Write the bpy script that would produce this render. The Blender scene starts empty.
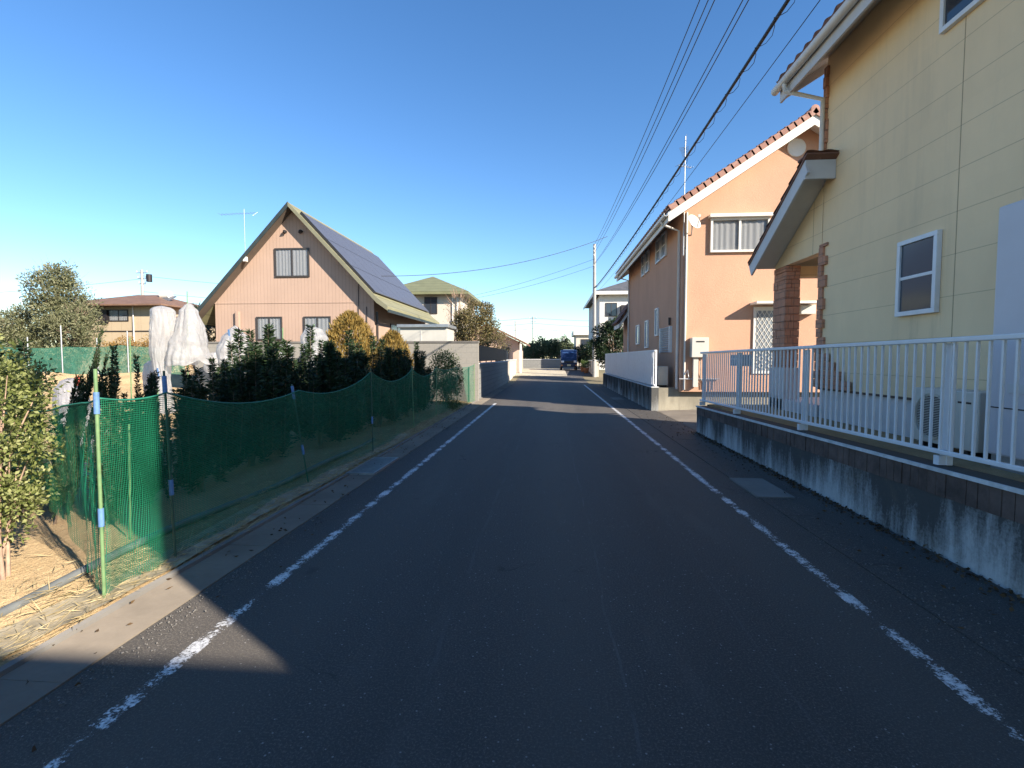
import bpy, bmesh, math, random
import numpy as np
from mathutils import Vector, Matrix, noise as mnoise

R = math.radians
random.seed(7)
rng = np.random.default_rng(11)
scene = bpy.context.scene
COL = scene.collection

# ------------------------------------------------------------------ helpers
def gz(y):
    """ground height along the street: level, then a gentle rise"""
    t = max(0.0, min(1.0, (y - 31.0) / 16.0))
    return 0.5 * t * t * (3 - 2 * t)

def tag(o, label=None, cat=None, group=None, kind=None):
    if label: o['label'] = label
    if cat: o['category'] = cat
    if group: o['group'] = group
    if kind: o['kind'] = kind
    return o

def thing(name, label, cat, loc=(0, 0, 0), group=None):
    o = bpy.data.objects.new(name, None)
    o.empty_display_size = 0.2
    COL.objects.link(o)
    o.location = loc
    return tag(o, label, cat, group)

def root_loc(p):
    v = Vector((0, 0, 0))
    while p is not None:
        v += Vector(p.location); p = p.parent
    return v

class MB:
    """collects faces (world metres) and links them as ONE mesh object"""
    def __init__(s):
        s.v = []; s.f = []; s.smooth = []
    def add(s, verts, faces, smooth=False):
        b = len(s.v)
        s.v += [tuple(p) for p in verts]
        s.f += [tuple(b + i for i in f) for f in faces]
        s.smooth += [smooth] * len(faces)
        return s
    def box(s, x0, x1, y0, y1, z0, z1):
        v = [(x0,y0,z0),(x1,y0,z0),(x1,y1,z0),(x0,y1,z0),(x0,y0,z1),(x1,y0,z1),(x1,y1,z1),(x0,y1,z1)]
        return s.add(v, [(0,3,2,1),(4,5,6,7),(0,1,5,4),(1,2,6,5),(2,3,7,6),(3,0,4,7)])
    def obox(s, c, ax, ay, az):
        """oriented box: centre and three half-axes"""
        c = Vector(c); ax = Vector(ax); ay = Vector(ay); az = Vector(az)
        v = []
        for k in (-1, 1):
            for i, j in ((-1,-1),(1,-1),(1,1),(-1,1)):
                v.append(c + ax*i + ay*j + az*k)
        return s.add(v, [(0,3,2,1),(4,5,6,7),(0,1,5,4),(1,2,6,5),(2,3,7,6),(3,0,4,7)])
    def bar(s, a, b, w, h, up=(0, 0, 1)):
        a = Vector(a); b = Vector(b); d = (b - a); L = d.length; d.normalize()
        u = Vector(up); sd = d.cross(u)
        if sd.length < 1e-4: sd = d.cross(Vector((1, 0, 0)))
        sd.normalize(); u = sd.cross(d)
        return s.obox((a + b) / 2, d * (L / 2), sd * (w / 2), u * (h / 2))
    def prism(s, poly, axis, a, b):
        """polygon (2-d) extruded along axis x, y or z between a and b"""
        def m(p, t):
            return {'x': (t, p[0], p[1]), 'y': (p[0], t, p[1]), 'z': (p[0], p[1], t)}[axis]
        n = len(poly)
        v = [m(p, a) for p in poly] + [m(p, b) for p in poly]
        f = [tuple(range(n))[::-1], tuple(range(n, 2 * n))]
        f += [(i, (i + 1) % n, n + (i + 1) % n, n + i) for i in range(n)]
        return s.add(v, f)
    def tube(s, pts, r, n=8, cap=True, smooth=True):
        pts = [Vector(p) for p in pts]
        rr = r if isinstance(r, (list, tuple)) else [r] * len(pts)
        v = []; f = []
        ref = None
        for i, p in enumerate(pts):
            d = (pts[min(i + 1, len(pts) - 1)] - pts[max(i - 1, 0)])
            if d.length < 1e-9: d = Vector((0, 0, 1))
            d.normalize()
            if ref is None:
                ref = d.orthogonal().normalized()
            ref = (ref - d * ref.dot(d))
            if ref.length < 1e-6: ref = d.orthogonal()
            ref.normalize(); q = d.cross(ref)
            for k in range(n):
                a = 2 * math.pi * k / n
                v.append(p + (ref * math.cos(a) + q * math.sin(a)) * rr[i])
        for i in range(len(pts) - 1):
            for k in range(n):
                f.append((i*n+k, i*n+(k+1) % n, (i+1)*n+(k+1) % n, (i+1)*n+k))
        s.add(v, f, smooth)
        if cap:
            s.add(v[:n], [tuple(range(n))[::-1]]); s.add(v[-n:], [tuple(range(n))])
        return s
    def lathe(s, prof, c, n=16, axis='z'):
        v = []; f = []
        for r, h in prof:
            for k in range(n):
                a = 2 * math.pi * k / n
                p = (r * math.cos(a), r * math.sin(a), h)
                if axis == 'y': p = (p[0], p[2], p[1])
                if axis == 'x': p = (p[2], p[0], p[1])
                v.append((c[0]+p[0], c[1]+p[1], c[2]+p[2]))
        for i in range(len(prof) - 1):
            for k in range(n):
                f.append((i*n+k, i*n+(k+1) % n, (i+1)*n+(k+1) % n, (i+1)*n+k))
        return s.add(v, f, True)
    def grid(s, fn, nu, nv, smooth=True):
        v = [fn(i / nu, j / nv) for j in range(nv + 1) for i in range(nu + 1)]
        f = [(j*(nu+1)+i, j*(nu+1)+i+1, (j+1)*(nu+1)+i+1, (j+1)*(nu+1)+i) for j in range(nv) for i in range(nu)]
        return s.add(v, f, smooth)
    def quad(s, a, b, c, d):
        return s.add([a, b, c, d], [(0, 1, 2, 3)])
    def build(s, name, m, parent=None, origin=None, bevel=0.0, mirror_fix=False):
        o0 = root_loc(parent) if parent is not None else Vector(origin or (0, 0, 0))
        me = bpy.data.meshes.new(name)
        me.from_pydata([(p[0]-o0.x, p[1]-o0.y, p[2]-o0.z) for p in s.v], [], s.f)
        me.polygons.foreach_set('use_smooth', s.smooth)
        bm = bmesh.new(); bm.from_mesh(me)
        bmesh.ops.recalc_face_normals(bm, faces=bm.faces)
        bm.to_mesh(me); bm.free()
        me.materials.append(m)
        me.update()
        o = bpy.data.objects.new(name, me)
        COL.objects.link(o)
        if parent is not None: o.parent = parent
        else: o.location = o0
        if bevel > 0:
            b = o.modifiers.new('bevel', 'BEVEL'); b.width = bevel; b.segments = 2; b.limit_method = 'ANGLE'
        return o

def leaf_object(name, P, D, L, W, m, parent=None, origin=(0, 0, 0), fold=0.25):
    """leaf blades: P base points, D directions, L lengths, W widths -> one mesh of folded blades"""
    o0 = np.array(root_loc(parent) if parent is not None else Vector(origin))
    n = len(P)
    D = D / np.maximum(np.linalg.norm(D, axis=1, keepdims=True), 1e-6)
    A = rng.normal(size=(n, 3)); S = np.cross(D, A)
    S /= np.maximum(np.linalg.norm(S, axis=1, keepdims=True), 1e-6)
    N = np.cross(S, D)
    L = np.broadcast_to(np.asarray(L, float).reshape(-1, 1), (n, 1)); W = np.broadcast_to(np.asarray(W, float).reshape(-1, 1), (n, 1))
    mid = P + D * L * 0.45
    V = np.stack([P, mid + S * W * .5 + N * W * fold, P + D * L, mid - S * W * .5 + N * W * fold], axis=1).reshape(-1, 3) - o0
    me = bpy.data.meshes.new(name)
    me.vertices.add(4 * n); me.vertices.foreach_set('co', V.astype(np.float32).ravel())
    me.loops.add(4 * n); me.loops.foreach_set('vertex_index', np.arange(4 * n, dtype=np.int32))
    me.polygons.add(n); me.polygons.foreach_set('loop_start', np.arange(0, 4 * n, 4, dtype=np.int32))
    me.polygons.foreach_set('loop_total', np.full(n, 4, dtype=np.int32))
    me.update(calc_edges=True); me.validate()
    me.materials.append(m)
    o = bpy.data.objects.new(name, me); COL.objects.link(o)
    if parent is not None: o.parent = parent
    else: o.location = origin
    return o

def copy_tree(o, parent=None):
    c = o.copy(); COL.objects.link(c)
    if parent is not None: c.parent = parent
    for ch in list(o.children): copy_tree(ch, c)
    return c

# ------------------------------------------------------------------ materials
class NT:
    def __init__(s, name):
        s.m = bpy.data.materials.new(name); s.m.use_nodes = True
        s.t = s.m.node_tree; s.t.nodes.clear()
        s.out = s.n('ShaderNodeOutputMaterial')
    def n(s, typ, **kw):
        nd = s.t.nodes.new(typ)
        for k, v in kw.items():
            if k in nd.inputs: nd.inputs[k].default_value = v
            else: setattr(nd, k, v)
        return nd
    def l(s, a, b): s.t.links.new(a, b)
    def obj(s): return s.n('ShaderNodeTexCoord').outputs['Object']
    def geo(s): return s.n('ShaderNodeNewGeometry').outputs['Position']
    def noise(s, vec, scale, detail=4, rough=.55, sx=(1, 1, 1)):
        mp = s.n('ShaderNodeMapping'); mp.inputs['Scale'].default_value = sx
        s.l(vec, mp.inputs['Vector'])
        nz = s.n('ShaderNodeTexNoise'); nz.inputs['Scale'].default_value = scale
        nz.inputs['Detail'].default_value = detail; nz.inputs['Roughness'].default_value = rough
        s.l(mp.outputs[0], nz.inputs['Vector'])
        return nz.outputs['Fac']
    def ramp(s, fac, stops):
        r = s.n('ShaderNodeValToRGB')
        els = r.color_ramp.elements
        while len(els) < len(stops): els.new(0.5)
        for e, (p, c) in zip(els, stops):
            e.position = p; e.color = tuple(c) + (1,) if len(c) == 3 else c
        s.l(fac, r.inputs['Fac'])
        return r.outputs['Color']
    def math(s, op, a, b=None, c=None, clamp=False):
        m = s.n('ShaderNodeMath', operation=op); m.use_clamp = clamp
        for i, x in enumerate((a, b, c)):
            if x is None: continue
            if isinstance(x, (int, float)): m.inputs[i].default_value = x
            else: s.l(x, m.inputs[i])
        return m.outputs[0]
    def mix(s, fac, a, b, blend='MIX'):
        m = s.n('ShaderNodeMix', data_type='RGBA', blend_type=blend)
        for sock, x in ((m.inputs[0], fac), (m.inputs[6], a), (m.inputs[7], b)):
            if isinstance(x, (int, float)): sock.default_value = x
            elif isinstance(x, tuple): sock.default_value = x + (1,) if len(x) == 3 else x
            else: s.l(x, sock)
        return m.outputs[2]
    def xyz(s, vec):
        x = s.n('ShaderNodeSeparateXYZ'); s.l(vec, x.inputs[0]); return x.outputs
    def line(s, coord, period, offset, width):
        """1 on thin lines every period"""
        a = s.math('SUBTRACT', coord, offset)
        a = s.math('MODULO', s.math('ADD', a, period * 1000), period)
        a = s.math('SUBTRACT', a, period / 2); a = s.math('ABSOLUTE', a)
        return s.math('GREATER_THAN', a, period / 2 - width / 2)
    def bump(s, h, strength=.3, dist=.02):
        b = s.n('ShaderNodeBump'); b.inputs['Strength'].default_value = strength; b.inputs['Distance'].default_value = dist
        s.l(h, b.inputs['Height']); return b.outputs['Normal']
    def pbr(s, col, rough=.7, metal=0., nrm=None, spec=None, drough=0., **kw):
        p = s.n('ShaderNodeBsdfPrincipled')
        if isinstance(col, tuple): p.inputs['Base Color'].default_value = col + (1,)
        else: s.l(col, p.inputs['Base Color'])
        if isinstance(rough, (int, float)): p.inputs['Roughness'].default_value = rough
        else: s.l(rough, p.inputs['Roughness'])
        p.inputs['Metallic'].default_value = metal
        if spec is not None: p.inputs['Specular IOR Level'].default_value = spec
        if nrm is not None: s.l(nrm, p.inputs['Normal'])
        if drough and 'Diffuse Roughness' in p.inputs: p.inputs['Diffuse Roughness'].default_value = drough
        for k, v in kw.items(): p.inputs[k].default_value = v
        return p.outputs[0]
    def done(s, sh): s.l(sh, s.out.inputs['Surface']); return s.m

def simple(name, c, rough=.6, var=.12, scale=6., metal=0., bump=0., bscale=60., spec=None, grime=.0):
    t = NT(name); v = t.obj()
    f = t.noise(v, scale, 5)
    lo = tuple(x * (1 - var) for x in c); hi = tuple(min(1, x * (1 + var)) for x in c)
    col = t.ramp(f, [(.3, lo), (.7, hi)])
    if grime:
        g = t.noise(v, 2.2, 6, .65, (1, 1, .25))
        col = t.mix(t.math('MULTIPLY', t.ramp(g, [(.5, (0, 0, 0)), (.75, (1, 1, 1))]), grime), col, tuple(x * .35 for x in c))
    nr = t.bump(t.noise(v, bscale, 3), bump, .01) if bump else None
    return t.done(t.pbr(col, rough, metal, nr, spec))

def leafmat(name, cols, rough=.5, trans=.25, nscale=1.2):
    t = NT(name)
    rnd = t.n('ShaderNodeNewGeometry').outputs['Random Per Island']
    v = t.obj(); f = t.noise(v, nscale, 3)
    k = t.math('ADD', t.math('MULTIPLY', rnd, .65), t.math('MULTIPLY', f, .45))
    n = len(cols)
    col = t.ramp(k, [(.12 + .76 * i / (n - 1), c) for i, c in enumerate(cols)])
    a = t.pbr(col, rough, spec=.35)
    tr = t.n('ShaderNodeBsdfTranslucent'); t.l(col, tr.inputs['Color'])
    mx = t.n('ShaderNodeMixShader'); mx.inputs[0].default_value = trans
    t.l(a, mx.inputs[1]); t.l(tr.outputs[0], mx.inputs[2])
    return t.done(mx.outputs[0])

def glass(name, tint=(.05, .07, .09), clear=.0, rough=.03):
    t = NT(name)
    nz = t.bump(t.noise(t.obj(), 1.3, 2), .06, .05)
    a = t.pbr(tint, rough, nrm=nz, spec=.7)
    if clear <= 0: return t.done(a)
    tr = t.n('ShaderNodeBsdfTransparent')
    mx = t.n('ShaderNodeMixShader'); mx.inputs[0].default_value = clear
    t.l(a, mx.inputs[1]); t.l(tr.outputs[0], mx.inputs[2])
    return t.done(mx.outputs[0])

M = {}
# asphalt: fine aggregate, faint wheel tracks, one crack along the lane
def asphalt():
    t = NT('asphalt'); v = t.geo(); x, y, z = t.xyz(v)
    big = t.noise(v, .35, 4, .6, (1, .25, 1))
    mid = t.noise(v, 5, 5, .7)
    fine = t.noise(v, 85, 3, .9)
    base = t.ramp(big, [(.3, (.043, .040, .038)), (.7, (.064, .058, .053))])
    base = t.mix(t.math('MULTIPLY', mid, .35), base, (.048, .044, .040))
    base = t.mix(t.ramp(fine, [(.50, (0, 0, 0)), (.68, (.85, .85, .85))]), base, (.19, .17, .145))
    vo = t.n('ShaderNodeTexVoronoi'); vo.inputs['Scale'].default_value = 42; t.l(v, vo.inputs['Vector'])
    wn = t.n('ShaderNodeTexWhiteNoise'); t.l(vo.outputs['Position'], wn.inputs['Vector'])
    fleck = t.math('MULTIPLY', t.math('LESS_THAN', vo.outputs['Distance'], .20), t.math('GREATER_THAN', wn.outputs['Value'], .90))
    base = t.mix(t.math('MULTIPLY', fleck, .8), base, (.32, .31, .30))
    wob = t.math('MULTIPLY', t.math('SUBTRACT', t.noise(v, .9, 5), .5), .16)
    for x0, w, a in ((.36, .007, .5), (-.62, .012, .25), (1.15, .006, .22)):
        d = t.math('ABSOLUTE', t.math('SUBTRACT', t.math('ADD', x, wob), x0))
        c = t.math('MULTIPLY', t.math('LESS_THAN', d, w), t.math('MULTIPLY', t.ramp(t.noise(v, 2.1, 3), [(.4, (0, 0, 0)), (.6, (1, 1, 1))]), a))
        base = t.mix(c, base, (.13, .13, .13))
    trk = t.math('ADD', t.math('SINE', t.math('MULTIPLY', t.math('ADD', x, .35), 3.7)), t.math('MULTIPLY', t.noise(v, 1.1, 5, .7, (1, .22, 1)), 1.2))
    base = t.mix(t.math('MULTIPLY', t.math('SUBTRACT', trk, .6, clamp=True), .38), base, (.098, .088, .076))
    base = t.mix(t.math('MULTIPLY', t.math('SUBTRACT', -.1, trk, clamp=True), .5), base, (.030, .028, .026))
    spot = t.ramp(t.noise(v, 2.4, 3, .5), [(.68, (0, 0, 0)), (.74, (.5, .5, .5))])
    base = t.mix(spot, base, (.032, .030, .028))
    vc = t.n('ShaderNodeTexVoronoi', feature='DISTANCE_TO_EDGE'); vc.inputs['Scale'].default_value = .42
    wv = t.n('ShaderNodeVectorMath', operation='ADD'); nv = t.n('ShaderNodeTexNoise'); nv.inputs['Scale'].default_value = 2.2; nv.inputs['Detail'].default_value = 5; t.l(v, nv.inputs['Vector'])
    t.l(v, wv.inputs[0]); t.l(nv.outputs['Color'], wv.inputs[1]); t.l(wv.outputs[0], vc.inputs['Vector'])
    crk = t.math('MULTIPLY', t.math('LESS_THAN', vc.outputs['Distance'], .0035), t.ramp(t.noise(v, .5, 2), [(.52, (0, 0, 0)), (.6, (.8, .8, .8))]))
    base = t.mix(crk, base, (.016, .015, .014))
    scuff = t.ramp(t.noise(v, 1.6, 6, .7, (1, .18, 1)), [(.56, (0, 0, 0)), (.78, (.6, .6, .6))])
    base = t.mix(scuff, base, (.12, .108, .094))
    return t.done(t.pbr(base, .72, nrm=t.bump(t.math('ADD', fine, t.math('MULTIPLY', mid, .4)), .6, .012), spec=.4, drough=1.))
M['asphalt'] = asphalt()

def concrete(name, c, joint=None, stain=.35, axis='y'):
    t = NT(name); v = t.geo(); x, y, z = t.xyz(v)
    n1 = t.noise(v, 1.4, 6, .65); n2 = t.noise(v, 24, 4, .7)
    col = t.ramp(n1, [(.3, tuple(q * .72 for q in c)), (.7, tuple(q * 1.15 for q in c))])
    col = t.mix(t.math('MULTIPLY', n2, stain), col, tuple(q * .5 for q in c))
    if joint:
        ln = t.line({'x': x, 'y': y}[axis], joint, .13, .012)
        col = t.mix(t.math('MULTIPLY', ln, .8), col, tuple(q * .25 for q in c))
    return t.done(t.pbr(col, .9, nrm=t.bump(n2, .3, .01), spec=.25, drough=1.))
M['gutter'] = concrete('gutter_concrete', (.21, .18, .145))
M['cover'] = concrete('cover_concrete', (.20, .19, .175))
M['apron'] = concrete('pale_concrete', (.40, .36, .28), 2.5)
M['block'] = None

def paint():
    t = NT('worn_white_paint'); v = t.geo()
    w = t.noise(v, 3.4, 5, .7, (1, .55, 1)); f = t.noise(v, 60, 4, .8); g = t.noise(v, 14, 4, .7)
    x, y, z = t.xyz(v)
    edge = t.math('MULTIPLY', t.math('ABSOLUTE', t.math('SUBTRACT', t.math('ABSOLUTE', t.math('SUBTRACT', x, .015)), 1.965)), 1.1)
    cb = t.n('ShaderNodeCombineXYZ'); t.l(t.math('ADD', y, t.math('MULTIPLY', g, .25)), cb.inputs[0])
    brk = t.noise(cb.outputs[0], 3.2, 3, .7)
    k = t.math('ADD', t.math('ADD', t.math('MULTIPLY', w, .12), t.math('MULTIPLY', g, .20)), t.math('ADD', t.math('MULTIPLY', f, .33), t.math('MULTIPLY', brk, .35)))
    far = t.math('MULTIPLY', t.math('SUBTRACT', y, 2.0), .0035, clamp=True)
    per = t.math('MULTIPLY', t.math('SINE', t.math('MULTIPLY', y, 13.5)), .016)
    k = t.math('SUBTRACT', t.math('ADD', t.math('ADD', k, far), per), edge)
    cut = t.ramp(k, [(.476, (0, 0, 0)), (.494, (.65, .65, .65)), (.55, (1, 1, 1))])
    a = t.pbr(t.ramp(f, [(.3, (.50, .50, .49)), (.7, (.78, .78, .77))]), .75, nrm=t.bump(f, .3, .005))
    tr = t.n('ShaderNodeBsdfTransparent'); mx = t.n('ShaderNodeMixShader')
    t.l(cut, mx.inputs[0]); t.l(tr.outputs[0], mx.inputs[1]); t.l(a, mx.inputs[2])
    return t.done(mx.outputs[0])
M['paint'] = paint()

def soil():
    t = NT('dry_field_soil'); v = t.geo()
    a = t.noise(v, .7, 6, .65); b = t.noise(v, 9, 5, .75); c = t.noise(v, 40, 3, .8, (1, .3, 1))
    col = t.ramp(a, [(.28, (.30, .215, .125)), (.5, (.44, .32, .18)), (.72, (.54, .41, .24))])
    col = t.mix(t.math('MULTIPLY', b, .55), col, (.25, .18, .10))
    col = t.mix(t.ramp(c, [(.55, (0, 0, 0)), (.75, (.8, .8, .8))]), col, (.56, .46, .27))
    return t.done(t.pbr(col, .95, nrm=t.bump(t.math('ADD', b, c), .9, .04), spec=.1, drough=1.))
M['soil'] = soil()

def ground_mat():
    t = NT('far_ground'); v = t.geo()
    a = t.noise(v, .06, 5); b = t.noise(v, 3, 5, .7)
    col = t.ramp(a, [(.35, (.30, .24, .15)), (.6, (.22, .21, .13))])
    col = t.mix(t.math('MULTIPLY', b, .5), col, (.16, .13, .09))
    return t.done(t.pbr(col, .95, nrm=t.bump(b, .5, .04), spec=.1))
M['ground'] = ground_mat()

def retaining(name='stained_wall', c=(.50, .52, .51), streak=1.0):
    t = NT(name); v = t.geo(); x, y, z = t.xyz(v)
    n1 = t.noise(v, .95, 5, .6, (1, 1, .3)); n2 = t.noise(v, 6, 6, .75, (1, 1, .14)); n3 = t.noise(v, 34, 4, .8)
    col = t.ramp(n3, [(.3, tuple(q * .82 for q in c)), (.7, tuple(q * 1.1 for q in c))])
    k = t.math('ADD', t.math('MULTIPLY', n1, .62), t.math('MULTIPLY', n2, .38))
    k = t.math('ADD', k, t.math('MULTIPLY', t.math('SUBTRACT', n3, .5), .22))
    k = t.math('ADD', k, t.math('MULTIPLY', t.math('SUBTRACT', z, .2), .32))
    dark = t.ramp(k, [(.40, (0, 0, 0)), (.475, (.5, .5, .5)), (.56, (.95, .95, .95))])
    col = t.mix(t.math('MULTIPLY', t.xyz(dark)[0], streak), col, (.055, .055, .052))
    warm = t.ramp(t.noise(v, 3, 5, .7), [(.55, (0, 0, 0)), (.7, (.4, .4, .4))])
    col = t.mix(warm, col, (.16, .14, .10))
    return t.done(t.pbr(col, .9, nrm=t.bump(n3, .4, .01), spec=.2))
M['retaining'] = retaining()
M['return_wall'] = retaining('stained_return_wall', (.42, .38, .29), .45)
M['cap'] = simple('pale_cap', (.55, .56, .55), .8, .2, 12)

def brickmat(name, c1, c2, mortar, w, h, proj='yz', bump=.6):
    t = NT(name); v = t.obj(); x, y, z = t.xyz(v)
    cb = t.n('ShaderNodeCombineXYZ')
    if proj == 'yz': t.l(t.math('ADD', y, x), cb.inputs[0]); t.l(z, cb.inputs[1])
    else: t.l(t.math('ADD', x, y), cb.inputs[0]); t.l(z, cb.inputs[1])
    b = t.n('ShaderNodeTexBrick'); t.l(cb.outputs[0], b.inputs['Vector'])
    b.inputs['Scale'].default_value = 1; b.inputs['Brick Width'].default_value = w; b.inputs['Row Height'].default_value = h
    b.inputs['Mortar Size'].default_value = .006; b.inputs['Color1'].default_value = c1 + (1,); b.inputs['Color2'].default_value = c2 + (1,)
    b.inputs['Mortar'].default_value = mortar + (1,)
    n = t.noise(v, 18, 5, .7); n2 = t.noise(v, 2.2, 5, .7, (1, 1, .4))
    col = t.mix(t.math('MULTIPLY', n, .55), b.outputs['Color'], tuple(q * .45 for q in c1))
    col = t.mix(t.math('MULTIPLY', n2, .3), col, tuple(q * .5 for q in c1))
    hgt = t.math('SUBTRACT', t.math('MULTIPLY', n, .3), t.math('MULTIPLY', b.outputs['Fac'], 1.))
    return t.done(t.pbr(col, .9, nrm=t.bump(hgt, bump, .012), spec=.2))
M['block'] = brickmat('concrete_block', (.38, .355, .31), (.36, .34, .295), (.29, .275, .25), .4, .2, 'xz', .25)
M['block_far'] = brickmat('grey_block', (.32, .32, .30), (.28, .28, .27), (.15, .15, .15), .4, .2, 'yz')
M['stone'] = brickmat('rough_red_stone', (.66, .34, .22), (.54, .265, .17), (.30, .21, .16), .22, .14, 'yz', 1.)
M['band'] = simple('weathered_band_brick', (.105, .075, .062), .9, .45, 5, bump=.5, bscale=40)

def siding(name, c, horiz=.455, z0=.0, vert=3.03, y0=0., mottled=.08):
    t = NT(name); v = t.geo(); x, y, z = t.xyz(v)
    n = t.noise(v, 1.0, 5, .6, (1, 1, .5)); n2 = t.noise(v, 60, 4, .8, (1, .35, 1)); n3 = t.noise(v, 2.6, 6, .7, (1, 1, .10))
    # panels differ a little from one another
    pa = t.n('ShaderNodeCombineXYZ')
    t.l(t.math('FLOOR', t.math('DIVIDE', t.math('SUBTRACT', z, z0 - horiz / 2), horiz)), pa.inputs[2])
    t.l(t.math('FLOOR', t.math('DIVIDE', t.math('SUBTRACT', y, y0 - vert / 2), vert)), pa.inputs[1])
    wn = t.n('ShaderNodeTexWhiteNoise'); t.l(pa.outputs[0], wn.inputs['Vector'])
    col = t.ramp(n, [(.3, tuple(q * (1 - mottled) for q in c)), (.7, tuple(min(1, q * (1 + mottled)) for q in c))])
    col = t.mix(t.math('MULTIPLY', wn.outputs['Value'], .10), col, tuple(q * .72 for q in c))
    col = t.mix(t.math('MULTIPLY', n2, .22), col, tuple(q * .74 for q in c))
    st = t.ramp(n3, [(.53, (0, 0, 0)), (.74, (1, 1, 1))])
    col = t.mix(t.math('MULTIPLY', st, .22), col, (.36, .30, .22))
    # run-off streaks under the lower window sill
    ws = t.math('MULTIPLY', t.math('LESS_THAN', t.math('ABSOLUTE', t.math('SUBTRACT', y, 6.41)), .36), t.math('LESS_THAN', z, 2.13))
    ws = t.math('MULTIPLY', ws, t.ramp(t.noise(v, 5, 6, .8, (1, 1, .12)), [(.50, (0, 0, 0)), (.72, (.3, .3, .3))]))
    col = t.mix(ws, col, (.22, .18, .12))
    ln = t.line(z, horiz, z0, .008)
    col = t.mix(t.math('MULTIPLY', ln, .5), col, tuple(q * .38 for q in c))
    lv = t.line(y, vert, y0, .013)
    col = t.mix(t.math('MULTIPLY', lv, .7), col, (.20, .14, .08))
    h = t.math('SUBTRACT', t.math('MULTIPLY', n2, .45), t.math('MAXIMUM', ln, lv))
    return t.done(t.pbr(col, .75, nrm=t.bump(h, .6, .008), spec=.3))
M['yellow'] = siding('cream_yellow_siding', (.86, .655, .40), z0=2.285 - .2275 + .2275, y0=5.89)

def stucco(name, c):
    t = NT(name); v = t.geo()
    n = t.noise(v, .8, 6, .65, (1, 1, .6)); n2 = t.noise(v, 70, 3, .8)
    col = t.ramp(n, [(.28, tuple(q * .9 for q in c)), (.72, tuple(min(1, q * 1.06) for q in c))])
    col = t.mix(t.math('MULTIPLY', t.ramp(t.noise(v, 2.4, 6, .7, (1, 1, .15)), [(.56, (0, 0, 0)), (.72, (1, 1, 1))]), .16), col, tuple(q * .6 for q in c))
    return t.done(t.pbr(col, .88, nrm=t.bump(t.math('ADD', n2, t.math('MULTIPLY', t.noise(v, 22, 4, .7), .8)), .6, .012), spec=.2))
M['orange'] = stucco('apricot_stucco', (.57, .335, .225))
M['white_wall'] = stucco('white_stucco', (.66, .64, .60))
M['cream_wall'] = stucco('cream_render', (.58, .53, .45))
M['pink_wall'] = stucco('pinkish_render', (.58, .42, .34))

def vsiding(name, c, pitch=.16, groove=.3, axis=0):
    t = NT(name); v = t.geo(); q = t.xyz(v)
    n = t.noise(v, .7, 5); n2 = t.noise(v, 3, 5, .7, (1, 1, .12))
    col = t.ramp(n, [(.3, tuple(a * .93 for a in c)), (.7, tuple(a * 1.05 for a in c))])
    col = t.mix(t.math('MULTIPLY', n2, .18), col, tuple(a * .65 for a in c))
    l1 = t.line(t.math('ADD', q[0], q[1]), pitch, .0, .02)
    col = t.mix(t.math('MULTIPLY', l1, groove), col, tuple(a * .35 for a in c))
    return t.done(t.pbr(col, .8, nrm=t.bump(t.math('SUBTRACT', 1., l1), .5, .01), spec=.2))
M['salmon'] = vsiding('salmon_board_siding', (.46, .325, .25))
M['tan_wall'] = vsiding('tan_panel_siding', (.52, .42, .29), .9, .5)

def tilemat(name, c1, c2, c3, p=.3):
    t = NT(name); v = t.geo()
    vo = t.n('ShaderNodeTexVoronoi'); vo.inputs['Scale'].default_value = 1 / p; t.l(v, vo.inputs['Vector'])
    col = t.ramp(t.xyz(vo.outputs['Color'])[0], [(.1, c1), (.5, c2), (.9, c3)])
    n = t.noise(v, 14, 5, .7)
    col = t.mix(t.math('MULTIPLY', n, .4), col, tuple(a * .5 for a in c1))
    return t.done(t.pbr(col, .7, nrm=t.bump(n, .2, .01), spec=.3))
M['tile'] = tilemat('terracotta_tile', (.29, .15, .115), (.37, .195, .145), (.42, .245, .19))
M['dark_tile'] = tilemat('brown_tile', (.17, .085, .06), (.22, .11, .08), (.27, .14, .10))
M['brown_roof'] = tilemat('red_brown_roof', (.21, .125, .085), (.25, .145, .095), (.28, .165, .11), .5)
M['grey_roof'] = tilemat('grey_slate_roof', (.10, .105, .11), (.13, .135, .14), (.15, .15, .16), .4)

def seamroof(name, c, period=.42, axis=2):
    t = NT(name); v = t.geo(); q = t.xyz(v)
    n = t.noise(v, 1.5, 5, .7)
    col = t.ramp(n, [(.3, tuple(a * .85 for a in c)), (.7, tuple(a * 1.1 for a in c))])
    l1 = t.line(q[axis], period, .0, .03)
    col = t.mix(t.math('MULTIPLY', l1, .6), col, tuple(a * .4 for a in c))
    return t.done(t.pbr(col, .55, nrm=t.bump(t.math('SUBTRACT', 1., l1), .5, .015), spec=.4))
M['green_roof'] = seamroof('olive_metal_roof', (.26, .245, .135), .36)
M['rake_olive'] = seamroof('olive_grey_trim', (.20, .195, .13), 9.)
M['green_roof2'] = seamroof('green_metal_roof', (.20, .205, .11), .3)
M['green_trim'] = simple('dark_green_trim', (.030, .042, .042), .5, .2, 3)
M['trim_white'] = simple('cream_white_trim', (.72, .69, .62), .55, .06, 3, grime=.12)
M['trim_grey'] = simple('pale_grey_trim', (.55, .555, .56), .6, .06, 3, grime=.1)
M['soffit'] = simple('grey_soffit', (.60, .58, .54), .8, .08, 2)
M['soffit_brown'] = simple('brown_soffit', (.13, .10, .075), .8, .1, 2)
M['pvc'] = simple('white_pipe', (.68, .66, .62), .45, .05, 4)
M['alu_white'] = simple('white_aluminium', (.70, .72, .74), .4, .05, 9, grime=.10)
M['alu_grey'] = simple('silver_aluminium', (.55, .56, .57), .35, .06, 9, metal=.5)
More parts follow.
